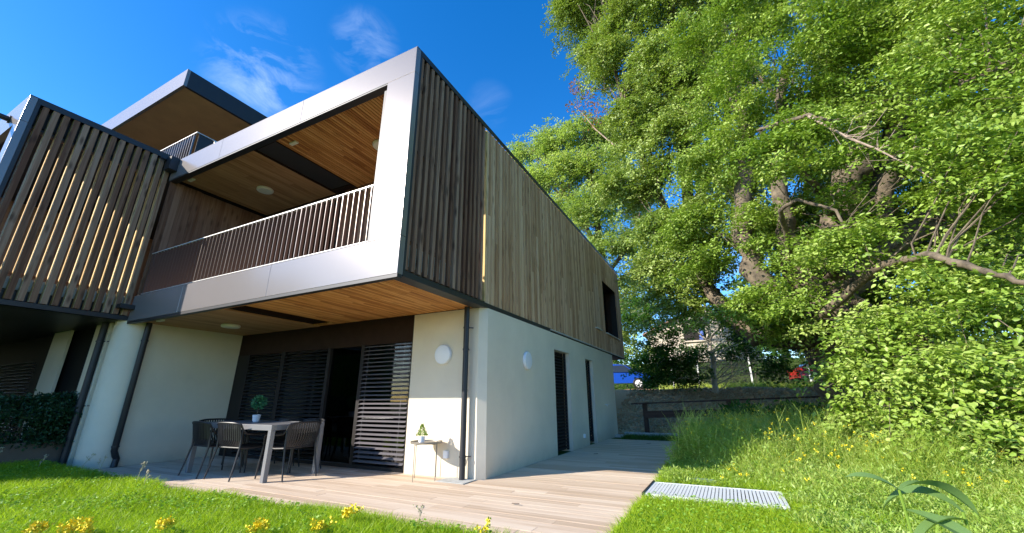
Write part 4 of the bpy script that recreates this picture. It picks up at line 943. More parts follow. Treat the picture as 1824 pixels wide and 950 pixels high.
# ------------------------------------------------------------------ trees
def make_tree(name, label, cat, base, limbs, lobes, leafm, barkm, seed, leaf=(0.075, 0.05), sprays=26, per=16, bough=(0.85, 0.85, 0.28), droop=0.25, group=None, two=True, twig=0.6, loc=None, branch_r=0.03, nbs=1.0, back=1e9):
    """limbs: list of (points, radii); lobes: (centre, radius, number of boughs)"""
    gg = np.random.default_rng(seed)
    root = empty(name, tuple(base), label, cat, group)
    q = MB(); sk = []
    for pts, rad in limbs:
        # resample and wobble the limb
        P_ = [np.array(p, float) for p in pts]; out_ = []; rr = []
        for i in range(len(P_)-1):
            for k in range(5):
                t = k/5; out_.append(P_[i]*(1-t)+P_[i+1]*t+gg.normal(size=3)*rad[i]*0.22); rr.append((rad[i]*(1-t)+rad[i+1]*t)*(1+gg.normal()*0.04))
        out_.append(P_[-1]); rr.append(rad[-1]); q.tube(out_, rr, 10); sk += [(o_, r_) for o_, r_ in zip(out_, rr)]
    S = np.array([s_[0] for s_ in sk]); SR = np.array([s_[1] for s_ in sk])
    q.build('trunk', barkm, root, smooth=True)
    C = []
    for (c, r, nb) in lobes:
        nb = max(2, int(round(nb*(nbs if c[1] < back else 1.5)))); c = np.array(c, float); r = np.array(r if hasattr(r, '__len__') else (r, r, r*0.9), float)
        d = unit(gg.normal(size=(nb, 3))); d[:, 1] -= 0.25; d = unit(d)
        C.append(c+d*r*(0.35+0.65*gg.random((nb, 1))**0.5))
    C = np.concatenate(C)
    br = MB()
    for c in C:
        dd = np.linalg.norm(S-c, axis=1)+np.maximum(0, S[:, 2]-c[2]+0.3)*1.5; j = int(gg.choice(np.argsort(dd)[:7])); s0 = S[j]; ln = np.linalg.norm(c-s0)
        mid = s0*0.5+c*0.5+np.array([0, 0, 0.10*ln])+gg.normal(size=3)*0.06*ln; r0 = min(SR[j]*0.5, branch_r*(0.5+0.35*ln))
        m2 = s0*0.2+c*0.8+np.array([0, 0, 0.07*ln])+gg.normal(size=3)*0.05*ln
        if gg.random() < 0.3: continue
        m0 = s0*0.75+mid*0.25+gg.normal(size=3)*0.03*ln; m1 = mid*0.6+m2*0.4+gg.normal(size=3)*0.05*ln
        br.tube([s0, m0, mid, m1, m2, c], [r0*0.85, r0*0.75, r0*0.5, r0*0.4, r0*0.28, r0*0.12], 5, cap=False)
    br.build('branches', barkm, root, smooth=True)
    # sprays in flattened boughs, each bough tilted its own way
    nb = len(C); bi = np.repeat(np.arange(nb), sprays); ns_ = len(bi)
    out_d = C-np.array([np.mean(S[:, 0]), np.mean(S[:, 1]), 0]); out_d[:, 2] = 0; out_d = unit(out_d)
    bs = 0.7+0.6*gg.random(nb)
    o3 = gg.normal(size=(ns_, 3))*0.55*np.array(bough)*bs[bi][:, None]
    rad_ = np.sum(o3*out_d[bi], axis=1); o3[:, 2] -= droop*rad_+0.12*(o3[:, 0]**2+o3[:, 1]**2)
    sp = C[bi]+o3
    sd_ = unit(out_d[bi]*0.7+gg.normal(size=(ns_, 3))*0.65*np.array([1, 1, 0.35])+np.array([0, 0, -droop]))
    sn = unit(gg.normal(size=(ns_, 3))*0.38+np.array([0, -0.12, 1.0])); sn = unit(sn-sd_*np.sum(sn*sd_, 1, keepdims=True)); ss = np.cross(sd_, sn)
    # leaves alternate along the twig
    li = np.repeat(np.arange(ns_), per); k = np.tile(np.arange(per), ns_); t = (k+0.5)/per; sgn = np.where(k % 2 == 0, 1.0, -1.0)
    tl = twig*(0.6+0.7*gg.random(ns_))[li]
    p = sp[li]+sd_[li]*(tl*(t-0.3))[:, None]+ss[li]*(sgn*0.02)[:, None]-np.array([0, 0, 1.0])*(0.10*t*t*tl)[:, None]+gg.normal(size=(len(li), 3))*0.025*(leaf[0]/0.075)
    dr = unit(sd_[li]*0.7+ss[li]*(sgn*0.9)[:, None]+gg.normal(size=(len(li), 3))*0.25)
    nm = unit(sn[li]+gg.normal(size=(len(li), 3))*0.38)
    V, Q = leaves(p, dr, nm, leaf[0]*(0.65+0.6*gg.random(len(li))), leaf[1]*(0.7+0.5*gg.random(len(li))), fold=0.18, two=two)
    brn = gg.random(nb)*0.45; srn = gg.random(ns_)*0.25; lr = np.clip(brn[bi][li]+srn[li]+gg.random(len(li))*0.35, 0, 1)
    np_mesh('crown', V, Q, leafm, root, np.tile(lr, 2) if two else lr)
    # fine twigs of the outer sprays
    kk = np.nonzero(gg.random(ns_) < 0.35)[0]; tw = []
    a_ = sp[kk]-sd_[kk]*0.3*twig; b_ = sp[kk]+sd_[kk]*0.7*twig; wv = ss[kk]*0.004*(leaf[0]/0.075)
    V = np.stack([a_-wv, a_+wv, b_+wv*0.5, b_-wv*0.5], 1).reshape(-1, 3); i = np.arange(len(kk))*4
    np_mesh('twigs', V, np.stack([i, i+1, i+2, i+3], 1), barkm, root, gg.random(len(kk)))
    return root

def lob(px, py, y, r, n): return (P(px, py, y), r, n)
# the near giant beech
D = 13.0
base = P(1520, 660, D+0.5); base[2] = float(height(base[0], base[1]))-0.1
f0 = P(1500, 600, D)
limbs = [([base, f0, P(1490, 500, D), P(1500, 400, D), P(1525, 300, D+.2), P(1545, 180, D+.6)], [0.75, 0.62, 0.42, 0.40, 0.34, 0.22]),
         ([f0, P(1450, 540, D-.3), P(1415, 470, D-.4), P(1395, 380, D-.2), P(1385, 250, D), P(1400, 120, D)], [0.45, 0.33, 0.30, 0.22, 0.20, 0.12]),
         ([f0, P(1420, 560, D-.5), P(1350, 500, D-.6), P(1325, 400, D-.2), P(1330, 250, D+.2), P(1290, 100, D+.5)], [0.42, 0.32, 0.28, 0.26, 0.22, 0.12]),
         ([f0, P(1440, 600, D+.3), P(1340, 600, D+.8), P(1290, 550, D+1), P(1250, 500, D+1.4), P(1225, 420, D+1.8)], [0.40, 0.28, 0.24, 0.20, 0.14, 0.08]),
         ([P(1500, 480, D), P(1560, 400, D+.4), P(1580, 300, D+.6), P(1610, 150, D+.5), P(1640, 40, D)], [0.36, 0.32, 0.28, 0.20, 0.12]),
         ([P(1490, 520, D), P(1620, 420, D-.2), P(1690, 370, D-.3), P(1760, 250, D-.6), P(1800, 120, D-.8)], [0.30, 0.24, 0.20, 0.16, 0.10]),
         # long low boughs reaching towards the viewer
         ([f0, P(1470, 560, 11.2), P(1560, 478, 9.6), P(1650, 452, 8.6), P(1740, 480, 8.0), P(1830, 505, 7.5)], [0.22, 0.10, 0.075, 0.06, 0.05, 0.035]),
         ([P(1500, 400, D), P(1450, 330, 11), P(1350, 230, 10), P(1440, 205, 9.4), P(1480, 215, 9.2)], [0.2, 0.08, 0.05, 0.045, 0.03]),
         ([P(1415, 470, D-.4), P(1390, 375, 10.6), P(1420, 355, 10.2), P(1490, 375, 10), P(1520, 440, 9.8)], [0.12, 0.05, 0.04, 0.03, 0.02]),
         ([P(1690, 370, D-.3), P(1700, 190, 10), P(1720, 150, 9.5), P(1840, 90, 9)], [0.14, 0.07, 0.06, 0.04]),
         ([P(1490, 520, D), P(1640, 600, 9.4), P(1700, 650, 8.8), P(1790, 740, 8.2), P(1810, 770, 8.0)], [0.14, 0.06, 0.05, 0.03, 0.02])]
lobes = [lob(1290, 40, 12.5, 1.5, 26), lob(1400, 10, 12, 1.6, 26), lob(1520, 30, 11.5, 1.6, 26), lob(1640, 10, 11.5, 1.7, 26), lob(1770, 10, 10.5, 1.7, 26),
         lob(1330, 170, 12.5, 1.5, 26), lob(1440, 140, 12, 1.5, 24), lob(1560, 150, 13, 1.5, 20), lob(1680, 130, 10.5, 1.2, 22), lob(1790, 150, 9.5, 1.4, 26),
         lob(1270, 280, 13, 1.3, 22), lob(1420, 255, 10.2, 0.95, 22), lob(1500, 250, 11, 0.7, 8), lob(1760, 290, 9.2, 1.1, 22), lob(1830, 380, 9, 1.2, 20),
         lob(1240, 400, 13.5, 1.1, 16), lob(1260, 480, 13, 0.8, 12), lob(1370, 510, 12.2, 0.7, 9), lob(1340, 545, 12.2, 0.55, 8), lob(1420, 570, 11.6, 0.6, 10), lob(1390, 600, 12.5, 0.35, 4),
         lob(1480, 455, 10.2, 0.5, 5), lob(1530, 430, 9.8, 0.6, 7), lob(1620, 485, 9.4, 0.7, 8), lob(1590, 555, 9.6, 0.6, 6), lob(1700, 550, 8.8, 0.7, 7), lob(1790, 600, 8.2, 0.8, 9),
         lob(1545, 600, 9.6, 0.4, 6), lob(1545, 665, 9.4, 0.3, 6), lob(1535, 735, 9.2, 0.25, 6), lob(1590, 640, 9.4, 0.55, 5), lob(1700, 660, 8.8, 0.6, 6), lob(1790, 700, 8.2, 0.7, 8), lob(1780, 760, 8.0, 0.55, 7), lob(1640, 690, 9.0, 0.4, 3), lob(1690, 745, 8.6, 0.4, 4),
         lob(1440, 400, 16, 1.5, 14), lob(1540, 450, 16, 1.5, 14), lob(1600, 350, 16.5, 1.8, 16), lob(1390, 430, 16, 1.2, 10), lob(1470, 300, 16.5, 1.8, 14), lob(1480, 540, 15.5, 1.2, 10), lob(1720, 600, 13.5, 1.6, 18), lob(1820, 640, 12.5, 1.4, 14), lob(1640, 660, 13.5, 1.2, 14),
         lob(1450, 440, 11.4, 0.5, 5), lob(1510, 350, 11.2, 0.5, 4), lob(1350, 400, 12, 0.6, 6),
         lob(1600, 70, 15, 2.2, 22), lob(1500, 120, 15, 2.2, 22), lob(1700, 300, 15, 2.2, 26), lob(1640, 400, 15.5, 1.8, 22), lob(1780, 450, 15, 1.6, 12), lob(1400, 330, 15.2, 1.8, 16), lob(1590, 560, 15, 1.6, 18), lob(1700, 180, 14.5, 2.2, 26), lob(1850, 300, 12, 2, 20)]
T1 = make_tree('beech_tree', 'huge spreading beech with many thick pale limbs, nearest and largest tree on the right', 'tree', base, limbs, lobes, M['leaf_near'], M['bark'], 101, leaf=(0.088, 0.056), sprays=34, per=14, bough=(0.56, 0.56, 0.17), nbs=0.66, back=13.4, branch_r=0.016)
# bare dead branch hanging from it
q = MB(); g2 = np.random.default_rng(44)
mainp = [P(1440, 207, 9.3), P(1510, 245, 9.1), P(1560, 265, 9.0), P(1600, 285, 8.9), P(1640, 305, 8.8), P(1668, 325, 8.7)]
q.tube(mainp, [0.028, 0.024, 0.018, 0.014, 0.010, 0.005], 6)
for i in range(30):
    t = g2.random()*4.6; j = int(t); s0 = mainp[j]*(1-(t-j))+mainp[j+1]*(t-j); dd = np.array([0.55*g2.random()+0.05, g2.normal()*0.3, g2.normal()*0.4-0.1]); ln = 0.35+0.5*g2.random()
    e1 = s0+unit(dd)*ln*0.5; e2 = e1+unit(dd+g2.normal(size=3)*0.4)*ln*0.5; q.tube([s0, e1, e2], [0.009, 0.006, 0.003], 5)
q.build('dead_branch', M['deadwood'], T1, smooth=True)

# tall tree behind and left of it
D2_ = 17.5
b2 = P(1515, 665, D2_); b2[2] = float(height(b2[0], b2[1]))-0.2
limbs = [([b2, P(1455, 618, D2_), P(1350, 588, D2_), P(1275, 535, D2_), P(1238, 470, D2_), P(1225, 360, D2_), P(1210, 200, D2_), P(1200, 60, D2_), P(1190, -90, D2_)], [0.45, 0.40, 0.36, 0.32, 0.27, 0.24, 0.2, 0.16, 0.08]),
         ([P(1260, 460, D2_), P(1200, 400, D2_-.5), P(1150, 300, D2_-.5), P(1110, 180, D2_-.5), P(1080, 60, D2_-.3)], [0.2, 0.16, 0.13, 0.1, 0.06]),
         ([P(1240, 360, D2_), P(1290, 250, D2_-.5), P(1310, 100, D2_-.5), P(1320, -50, D2_)], [0.2, 0.16, 0.13, 0.06]),
         ([P(1280, 520, D2_), P(1220, 490, D2_-1), P(1160, 380, D2_-1.5)], [0.14, 0.08, 0.04])]
lobes = [lob(1030, 20, 18, 1.3, 24), lob(1060, -50, 18, 1.5, 20), lob(1130, 30, 17.5, 1.9, 40), lob(1220, 0, 17, 2.0, 40), lob(1310, 20, 17, 2, 30), lob(1100, 110, 17, 1.2, 22), lob(1070, 90, 18, 0.9, 12), lob(1190, 130, 16.5, 1.7, 36), lob(1270, 160, 16.5, 1.7, 30),
         lob(1130, 220, 16.5, 1.2, 26), lob(1200, 260, 16, 1.5, 34), lob(1290, 320, 16, 1.5, 22), lob(1130, 320, 16.5, 1.2, 22), lob(1180, 400, 16, 1.3, 24), lob(1240, 470, 16, 1.0, 14), lob(1170, 480, 16, 0.9, 14), lob(1330, 420, 16.5, 1.0, 12), lob(1220, 530, 15.8, 0.6, 8), lob(1190, 160, 19, 2.4, 30), lob(1260, -80, 18, 2.6, 40), lob(1150, -100, 18, 2, 24)]
make_tree('tall_beech_tree', 'tall fine-leaved tree with leaning brown trunk between the pale tree and the huge beech', 'tree', b2, limbs, lobes, M['leaf_mid'], M['bark'], 102, leaf=(0.12, 0.078), sprays=36, per=15, bough=(0.72, 0.72, 0.36), nbs=0.66, back=17.8, droop=0.5, twig=0.75)
# pale tree behind the house
D3 = 25.0
b3_ = P(1075, 640, D3); b3_[2] = float(height(b3_[0], b3_[1]))-0.2
limbs = [([b3_, P(1075, 560, D3), P(1070, 450, D3), P(1060, 350, D3), P(1045, 260, D3), P(1035, 205, D3)], [0.4, 0.32, 0.26, 0.2, 0.12, 0.05]),
         ([P(1070, 450, D3), P(1020, 370, D3), P(980, 300, D3), P(945, 262, D3)], [0.16, 0.12, 0.08, 0.04]),
         ([P(1072, 500, D3), P(1120, 440, D3), P(1140, 380, D3)], [0.14, 0.1, 0.05]), ([P(1072, 520, D3), P(1130, 480, D3-.5), P(1165, 450, D3)], [0.12, 0.08, 0.04])]
lobes = [lob(925, 285, 26, 1.3, 16), lob(960, 320, 25.5, 1.5, 22), lob(985, 255, 25, 1.2, 20), lob(1010, 310, 25, 1.7, 30), lob(1040, 245, 25, 1.4, 24), lob(1075, 300, 25, 1.7, 28), lob(1050, 380, 25, 1.8, 30), lob(1000, 380, 25.5, 1.5, 20), lob(1090, 240, 25.5, 1.2, 16),
         lob(1110, 360, 25.5, 1.5, 20), lob(1080, 450, 25, 1.4, 18), lob(1120, 430, 25.5, 1.3, 14), lob(1110, 520, 25.5, 1.2, 12), lob(1150, 480, 26, 1.2, 12)]
make_tree('pale_tree', 'pale yellow-green tree rising over the roof line directly behind the timber-clad wall', 'tree', b3_, limbs, lobes, M['leaf_pale'], M['bark_dark'], 103, leaf=(0.16, 0.10), sprays=24, per=13, bough=(0.8, 0.8, 0.5), two=False, twig=0.8)
# dead-leaved twigs at its top
o = empty('dead_top_branch', tuple(P(1075, 220, 22)), 'bare twig with a few reddish dead leaves sticking out over the pale tree', 'branch')
q = MB(); q.tube([P(1110, 190, 19.5), P(1075, 160, 19.6), P(1045, 158, 19.7), P(1028, 148, 19.8)], [0.06, 0.045, 0.025, 0.01], 6); q.tube([P(1095, 260, 19.5), P(1060, 230, 19.6), P(1040, 205, 19.7), P(1018, 185, 19.8)], [0.04, 0.03, 0.02, 0.01], 6)
q.build('bare_wood', M['deadwood'], o, smooth=True)
for i, (a, b_, r, n) in enumerate(((1028, 155, 0.5, 90), (1048, 170, 0.5, 80), (1062, 205, 0.9, 200), (1022, 190, 0.5, 70))):
    ball_leaves(P(a, b_, 19.7), r, n, 0.13, 0.08, M['leaf_dead'], 'dead_leaves', o, seed=200+i, shell=0.1)

# small dark tree with pale trunk in front of the far house
Y4 = 20.8
b4 = P(1272, 680, Y4); b4[2] = float(height(b4[0], b4[1]))-0.05
limbs = [([b4, P(1268, 640, Y4), P(1262, 600, Y4-.1), P(1256, 550, Y4-.2), P(1250, 510, Y4-.2)], [0.12, 0.11, 0.09, 0.06, 0.04]),
         ([P(1264, 610, Y4-.1), P(1230, 580, Y4-.3), P(1200, 565, Y4-.4)], [0.05, 0.035, 0.02]), ([P(1264, 605, Y4-.1), P(1290, 575, Y4-.2), P(1300, 560, Y4-.3)], [0.05, 0.035, 0.02])]
lobes = [lob(1180, 610, 20, 0.9, 8), lob(1145, 560, 20, 0.9, 9), lob(1160, 655, 20.6, 0.7, 12), lob(1200, 655, 20.4, 0.7, 11), lob(1235, 630, 20, 0.5, 4), lob(1310, 612, 20, 0.6, 6), lob(1250, 575, 20.2, 0.6, 4), lob(1300, 570, 20, 0.6, 5), lob(1190, 580, 20.2, 0.5, 4), lob(1235, 670, 20.2, 0.4, 4), lob(1360, 600, 19, 0.7, 9), lob(1420, 600, 18.4, 0.6, 9), lob(1375, 655, 18.8, 0.4, 5), lob(1480, 600, 17.5, 0.6, 8)]
make_tree('small_tree', 'small dark-leaved tree with slim whitish trunk standing before the grey mesh fence', 'tree', b4, limbs, lobes, M['leaf_dark'], M['birch'], 104, leaf=(0.12, 0.085), sprays=20, per=11, bough=(0.5, 0.5, 0.25), two=False, twig=0.5, branch_r=0.012)

# trees far behind, filling the view between the trunks
def far_tree(x, y, h, r, lab, seed, mat, nb=46):
    z = float(height(x, y))
    base = (x, y, z-0.2); gg = np.random.default_rng(seed)
    limbs = [([(x, y, z-0.2), (x+0.2, y, z+h*0.3), (x, y, z+h*0.85)], [0.35, 0.26, 0.06]), ([(x, y, z+h*0.3), (x-r*0.5, y, z+h*0.55)], [0.15, 0.05]), ([(x, y, z+h*0.35), (x+r*0.5, y, z+h*0.6)], [0.15, 0.05])]
    lobes = [((x+gg.normal()*r*0.4, y+gg.normal()*r*0.3, z+h*(0.3+0.12*k)), r*(0.75-0.06*k), nb//5) for k in range(5)]
    make_tree('background_tree', lab, 'tree', base, limbs, lobes, mat, M['bark_dark'], seed, leaf=(0.26, 0.18), sprays=16, per=12, bough=(1.2, 1.2, 0.6), two=False, twig=1.2, branch_r=0.02)
far_tree(11.5, 22, 12, 3.6, 'dark broad tree filling the background behind the right side of the huge beech', 111, M['leaf_dark'], 70)
far_tree(6.6, 24, 10, 3.2, 'dark tree glimpsed between the main limbs of the huge beech', 112, M['leaf_dark'], 70)
far_tree(-8.5, 36, 9, 3.4, 'mid green tree left of the far stone house, just clear of the timber wall', 113, M['leaf_mid'])
far_tree(4.6, 40, 9.5, 3.6, 'mid green tree right behind the far stone house', 114, M['leaf_mid'])
far_tree(17, 34, 9, 4, 'mid green tree low at the right edge behind the drooping beech leaves', 115, M['leaf_mid'])

# undergrowth and hedges
def shrub(name, lab, cat, boxes, n, ln, wd, mat, seed, stem=True):
    bx = boxes[0]; x = (bx[0]+bx[1])/2; y = (bx[2]+bx[3])/2; o = empty(name, (x, y, float(height(x, y))), lab, cat)
    bush_mesh('foliage', boxes, n, ln, wd, mat, o, seed, 0.25)
    q = MB()
    for k in range(6):
        xx_ = bx[0]+(bx[1]-bx[0])*(k+0.5)/6; q.tube([(xx_, y, float(height(xx_, y))-0.05), (xx_+0.1, y, bx[5]*0.9+bx[4]*0.1)], [0.02, 0.008], 5)
    q.build('stems', M['bark_dark'], o)
    return o
shrub('clipped_hedge', 'sunlit green hedge above the parked blue car, left of the small dark tree', 'hedge', [(-8.5, -3.4, 29.4, 30.2, 2.0, 4.5)], 500, 0.16, 0.1, M['leaf_mid'], 301)
shrub('brown_hedge', 'dull brownish green bush behind the parked blue car', 'bush', [(-6.6, -3.0, 27.4, 28.0, 1.6, 3.7)], 500, 0.12, 0.09, M['leaf_dark'], 302)
shrub('hedge_row', 'green hedge along the top of the grey mesh fence', 'hedge', [(-2.5, 4.5, 27.6, 28.2, 2.6, 4.2)], 450, 0.12, 0.08, M['leaf_dark'], 303)
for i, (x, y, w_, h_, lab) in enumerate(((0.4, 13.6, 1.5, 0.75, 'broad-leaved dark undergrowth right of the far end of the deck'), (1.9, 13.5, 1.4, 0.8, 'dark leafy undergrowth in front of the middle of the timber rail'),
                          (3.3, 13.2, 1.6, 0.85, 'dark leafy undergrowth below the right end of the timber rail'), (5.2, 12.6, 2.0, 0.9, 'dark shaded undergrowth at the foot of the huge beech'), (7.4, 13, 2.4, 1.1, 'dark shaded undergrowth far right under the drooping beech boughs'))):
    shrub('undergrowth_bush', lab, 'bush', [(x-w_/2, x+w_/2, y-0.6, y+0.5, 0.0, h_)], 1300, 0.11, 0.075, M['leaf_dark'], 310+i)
# grass along the road verge and at the foot of the bank
xx, yy = scatter(-3.2, 8, 23.6, 25.6, 200); n = len(xx); V, Q, sg = blades(xx, yy, 0.12+0.3*g.random(n), 0.03+0*xx, 0.3+0.6*g.random(n), g)
tag(np_mesh('verge_grass', V, Q, M['meadow'], None, np.tile(g.random(n), sg)), kind='stuff', label='sunlit grass along the road verge below the mesh fence', cat='grass')
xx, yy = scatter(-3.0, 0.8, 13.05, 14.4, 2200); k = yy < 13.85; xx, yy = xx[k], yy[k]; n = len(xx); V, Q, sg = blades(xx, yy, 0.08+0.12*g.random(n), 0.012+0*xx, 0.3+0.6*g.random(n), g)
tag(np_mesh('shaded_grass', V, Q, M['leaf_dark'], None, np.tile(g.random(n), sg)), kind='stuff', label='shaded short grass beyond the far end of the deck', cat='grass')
# stones and litter of the bank
g = np.random.default_rng(77); q = MB()
for k in range(2800):
    x = -4.2+g.random()*9; y = 15.1+g.random()*6.6; z = float(height(x, y)); s_ = 0.025+0.07*g.random()**2
    vs = [Vector((sx, sy, sz*0.6))*s_+Vector(g.normal(size=3))*s_*0.25+Vector((x, y, z)) for sx in (-1, 1) for sy in (-1, 1) for sz in (-1, 1)]
    q.add(vs, [(0, 1, 3, 2), (4, 6, 7, 5), (0, 4, 5, 1), (2, 3, 7, 6), (0, 2, 6, 4), (1, 5, 7, 3)])
rub = plain('rubble_stone', (0.46, 0.32, 0.19), 0.95, noise=0.4, scale=2.5, bump=0.5, bscale=20)
tag(q.build('bank_rubble', rub), kind='stuff', label='loose stones and leaf litter over the shaded bank', cat='rubble')
m_ = 13000; x = -4.2+g.random(m_)*9; y = 15.0+g.random(m_)*6.8; p = np.stack([x, y, height(x, y)+0.03+0.03*g.random(m_)], 1)
V, Q = leaves(p, unit(g.normal(size=(m_, 3))*[1, 1, 0.4]), unit(g.normal(size=(m_, 3))*0.5+[0, -0.5, 1]), 0.07, 0.045, two=False)
k = g.random(m_) < 0.5
tag(np_mesh('leaf_litter', V, Q, M['drystem'], None, g.random(m_)), kind='stuff', label='dry leaf litter scattered on the shaded bank', cat='leaf litter')

# ------------------------------------------------------------------ timber rail, mesh fence, far house, cars
rf = empty('timber_rail', (0, 14.9, 0), 'long dark brown timber rail on square posts in front of the stony bank', 'fence')
rw = wood('dark_stained_rail', [(0.05, 0.028, 0.02), (0.09, 0.05, 0.036), (0.13, 0.08, 0.055)], 0, knots=0.2)
rwp = wood('dark_stained_post', [(0.05, 0.03, 0.022), (0.08, 0.05, 0.036), (0.12, 0.08, 0.055)], 2, knots=0.2)
q = MB(); q.bar((-2.95, 14.78, 0.98), (2.6, 15.0, 1.18), 0.14, 0.05); q.bar((2.6, 15.0, 1.18), (7.5, 15.2, 1.2), 0.14, 0.05); q.build('top_rail', rw, rf)
q = MB(); q.bar((-2.55, 14.84, 0.64), (2.6, 15.0, 0.80), 0.04, 0.22); q.build('lower_board', rw, rf)
for i, x in enumerate((-2.55, 0.0, 2.5, 5.0)):
    q = MB(); q.box(x-0.07, x+0.07, 14.9, 15.04, -0.05, 0.96+0.035*(x+2.9)); q.build('post', rwp, rf)
mf = empty('mesh_fence', (1.0, 26, 1.6), 'grey welded mesh fence on steel posts along the road', 'fence')
q = MB(); x = -2.9
while x < 8.0: q.box(x, x+0.013, 26.0, 26.006, 1.65, 3.45); x += 0.06
for z in (1.7, 2.2, 2.8, 3.4): q.box(-2.9, 8, 25.985, 25.999, z, z+0.016)
z = 1.7
while z < 3.4: q.box(-2.9, 8, 26.008, 26.012, z, z+0.009); z += 0.11
q.build('mesh_panel', M['darkgrey'], mf)
for x in (-2.7, -1.30, 1.30, 3.9, 6.4):
    q = MB(); q.box(x-0.04, x+0.04, 25.92, 25.98, 1.5, 3.58); q.build('post', M['grate'], mf)

fh = empty('far_house', (-1.4, 34, 4.2), 'pale stone gabled house on the slope, half hidden by the small dark tree', 'house')
stone = plain('pale_stone', (0.62, 0.54, 0.44), 0.95, noise=0.3, scale=2.0, bump=0.6, bscale=14)
q = MB(); x0, x1, zt, zp = -5.0, 2.6, 6.1, 7.75; y0, y1 = 33.5, 40
hx = (x0+x1)/2
q.add([(x0, y0, 2.5), (x1, y0, 2.5), (x1, y0, zt), (hx+0.1, y0, zp), (x0, y0, zt), (x0, y1, 2.5), (x1, y1, 2.5), (x1, y1, zt), (hx+0.1, y1, zp), (x0, y1, zt)],
      [(0, 1, 2, 3, 4), (5, 9, 8, 7, 6), (0, 4, 9, 5), (1, 6, 7, 2), (0, 5, 6, 1)]); q.build('wall', stone, fh)
q = MB(); q.add([(x0-0.3, y0-0.3, zt-0.1), (hx+0.1, y0-0.3, zp+0.08), (x1+0.3, y0-0.3, zt-0.1), (x0-0.3, y1, zt-0.1), (hx+0.1, y1, zp+0.08), (x1+0.3, y1, zt-0.1),
                 (x0-0.3, y0-0.3, zt-0.2), (hx+0.1, y0-0.3, zp-0.02), (x1+0.3, y0-0.3, zt-0.2), (x0-0.3, y1, zt-0.2), (hx+0.1, y1, zp-0.02), (x1+0.3, y1, zt-0.2)],
                [(0, 1, 4, 3), (1, 2, 5, 4), (6, 9, 10, 7), (7, 10, 11, 8), (0, 6, 7, 1), (1, 7, 8, 2), (0, 3, 9, 6), (2, 8, 11, 5)])
q.build('roof', plain('roof_tiles', (0.30, 0.17, 0.12), 0.9, noise=0.3, scale=6), fh)
q = MB(); q.box(-2.3, -0.6, y0-0.04, y0+0.02, 5.3, 6.9); wd_ = q.build('window', M['dark'], fh)
q = MB(); q.box(-2.4, -2.3, y0-0.08, y0-0.001, 5.2, 7.0); q.box(-0.6, -0.5, y0-0.08, y0-0.001, 5.2, 7.0); q.box(-2.299, -0.601, y0-0.08, y0-0.041, 6.9, 7.0); q.box(-2.299, -0.601, y0-0.16, y0-0.041, 5.2, 5.3); q.build('window_surround', stone, wd_)
q = MB(); q.box(1.0, 1.7, y0-0.04, y0+0.02, 4.8, 5.8); q.build('window', M['dark'], fh)
q = MB(); q.add([(-1.25, y0-0.2, 5.35), (-0.95, y0-0.2, 5.30), (-0.93, y0-0.2, 5.9), (-1.05, y0-0.2, 6.3), (-1.2, y0-0.2, 5.9), (-1.25, y0-0.14, 5.35), (-0.95, y0-0.14, 5.30), (-0.93, y0-0.14, 5.9), (-1.05, y0-0.14, 6.3), (-1.2, y0-0.14, 5.9)],
                [(0, 1, 2, 3, 4), (9, 8, 7, 6, 5), (0, 5, 6, 1), (1, 6, 7, 2), (2, 7, 8, 3), (3, 8, 9, 4), (4, 9, 5, 0)])
tag(q.build('hanging_blue_cloth', plain('blue_cloth', (0.12, 0.2, 0.6), 0.8), loc=(-1.1, y0-0.17, 5.3)), 'small blue cloth hanging in the dark window of the far stone house', 'cloth')

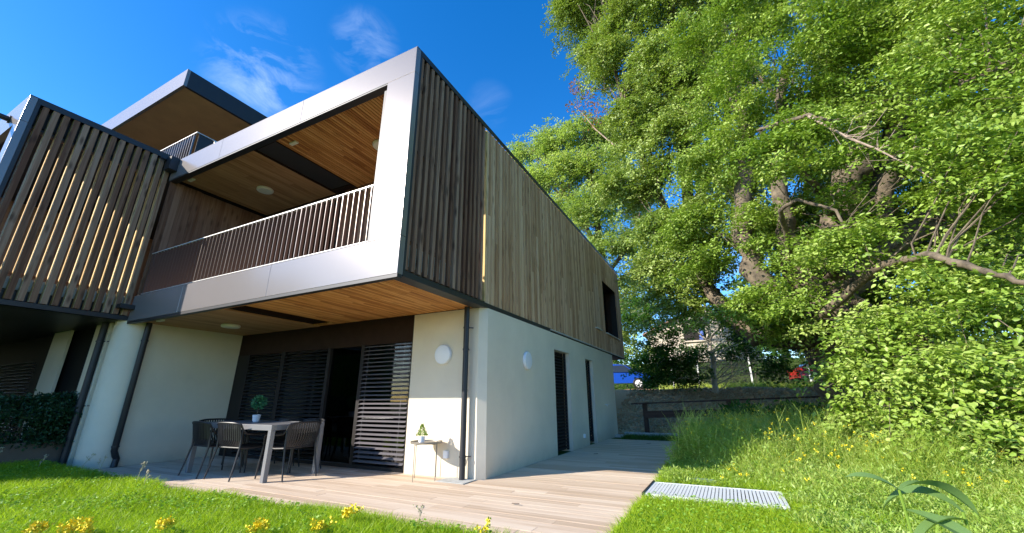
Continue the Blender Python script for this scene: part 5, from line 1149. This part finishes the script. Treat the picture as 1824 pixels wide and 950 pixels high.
def make_car(name, label, paint, x, y, z, rz, sc_=1.0):
    car = empty(name, (x, y, z), label, 'car', None, rz)
    # side profile (length along local x), half width along y, sections lofted across
    prof = [(-2.0, 0.35), (-2.02, 0.62), (-1.92, 0.86), (-1.55, 0.95), (-1.15, 1.25), (-0.75, 1.42), (0.0, 1.46), (0.55, 1.38), (1.15, 0.98), (1.75, 0.84), (1.98, 0.66), (2.0, 0.35)]
    q = MB(); n = len(prof); vs = []; fs = []
    for j, yy in enumerate((-0.84, -0.78, -0.55, 0, 0.55, 0.78, 0.84)):
        for (a, b_) in prof:
            cab = max(0, (b_-0.9)/0.56); ins = 1-0.22*cab; vs.append((a*(1-0.01*abs(yy)), yy*ins, b_-0.05*(abs(yy) > 0.7)*(b_ > 0.7)))
    m7 = 7
    for j in range(m7-1):
        for i in range(n-1): fs.append((j*n+i, j*n+i+1, (j+1)*n+i+1, (j+1)*n+i))
        fs.append((j*n+n-1, j*n, (j+1)*n, (j+1)*n+n-1))
    fs.append(tuple(range(n))); fs.append(tuple((m7-1)*n+k for k in range(n-1, -1, -1)))
    q.add(vs, fs); q.build('body', paint, car, loc='local', smooth=True)
    q = MB()
    for s_ in (-1, 1):
        yv = s_*0.80
        q.add([(-1.2, yv, 0.96), (-0.85, yv*0.88, 1.32), (0.5, yv*0.88, 1.32), (1.05, yv, 0.96), (-1.2, yv*1.01, 0.95), (-0.85, yv*0.90, 1.33), (0.5, yv*0.90, 1.33), (1.05, yv*1.01, 0.95)], [(4, 5, 6, 7), (3, 2, 1, 0), (0, 1, 5, 4), (1, 2, 6, 5), (2, 3, 7, 6), (3, 0, 4, 7)])
    q.add([(-1.60, -0.6, 0.97), (-1.60, 0.6, 0.97), (-1.16, 0.52, 1.28), (-1.16, -0.52, 1.28), (-1.55, -0.6, 0.93), (-1.55, 0.6, 0.93), (-1.11, 0.52, 1.24), (-1.11, -0.52, 1.24)], [(0, 1, 2, 3), (7, 6, 5, 4), (0, 4, 5, 1), (1, 5, 6, 2), (2, 6, 7, 3), (3, 7, 4, 0)])
    q.add([(1.17, -0.62, 1.0), (1.17, 0.62, 1.0), (0.62, 0.52, 1.38), (0.62, -0.52, 1.38), (1.12, -0.62, 0.96), (1.12, 0.62, 0.96), (0.57, 0.52, 1.34), (0.57, -0.52, 1.34)], [(3, 2, 1, 0), (4, 5, 6, 7), (1, 5, 4, 0), (2, 6, 5, 1), (3, 7, 6, 2), (0, 4, 7, 3)])
    q.build('windows', plain(name+'_glass', (0.02, 0.025, 0.03), 0.08), car, loc='local')
    for sx in (-1.25, 1.25):
        for sy in (-0.80, 0.80):
            q = MB(); q.lathe([(0.20, -0.1), (0.30, -0.1), (0.315, -0.07), (0.315, 0.07), (0.30, 0.1), (0.20, 0.1)], (sx, sy, 0.315), 'y', 22); wv = q.build('wheel', M['chair'], car, loc='local', smooth=True)
            q = MB(); q.lathe([(0.195, -0.102), (0.195, 0.102)], (sx, sy, 0.315), 'y', 18); q.build('rim', M['grate'], wv, loc='local')
    for sy in (-0.6, 0.6):
        q = MB(); q.box(-2.04, -1.97, sy-0.16, sy+0.16, 0.68, 0.84); q.build('tail_light', plain(name+'_tail', (0.5, 0.01, 0.01), 0.2), car, loc='local', bevel=0.02)
        q = MB(); q.box(1.93, 1.99, sy-0.17, sy+0.17, 0.62, 0.76); q.build('headlight', M['lampglass'], car, loc='local', bevel=0.02)
    return car
red = plain('red_car_paint', (0.65, 0.015, 0.02), 0.25); red.node_tree.nodes['Principled BSDF'].inputs['Coat Weight'].default_value = 0.8
blue = plain('blue_car_paint', (0.008, 0.06, 0.36), 0.2); blue.node_tree.nodes['Principled BSDF'].inputs['Coat Weight'].default_value = 0.8
pz = float(height(3.9, 23.6))
make_car('parked_car', 'red car behind the mesh fence, almost hidden by beech leaves', red, 5.35, 27.8, float(height(5.35, 27.8))+0.05, math.radians(8))
make_car('parked_car', 'blue car parked on top of the bank behind the far corner of the white wall', blue, -5.55, 24.6, float(height(-5.55, 24.6))-0.02, math.radians(3))
# small odds and ends
q = MB(); q.bar((-2.35, 4.62, 0.012), (-2.25, 4.60, 0.02), 0.012, 0.006); tag(q.build('fallen_twig', M['bark_dark'], loc=(-2.3, 4.6, 0)), 'tiny brown twig lying on the open deck', 'twig')
q = MB(); q.box(-4.02, -3.9, 16.2, 16.25, 0.62, 0.70); 
for (x, y, s_) in ((-2.1, 12.0, 0.05), (-2.75, 9.3, 0.04)):
    q = MB(); q.bar((x, y, 0.012), (x+s_*2.2, y+0.02, 0.02), s_, 0.006); tag(q.build('fallen_leaf', M['bark_dark'], loc=(x, y, 0)), 'curled dry leaf lying on the shaded far part of the deck' if s_ > .045 else 'small dry leaf on the deck beside the side doors', 'leaf')
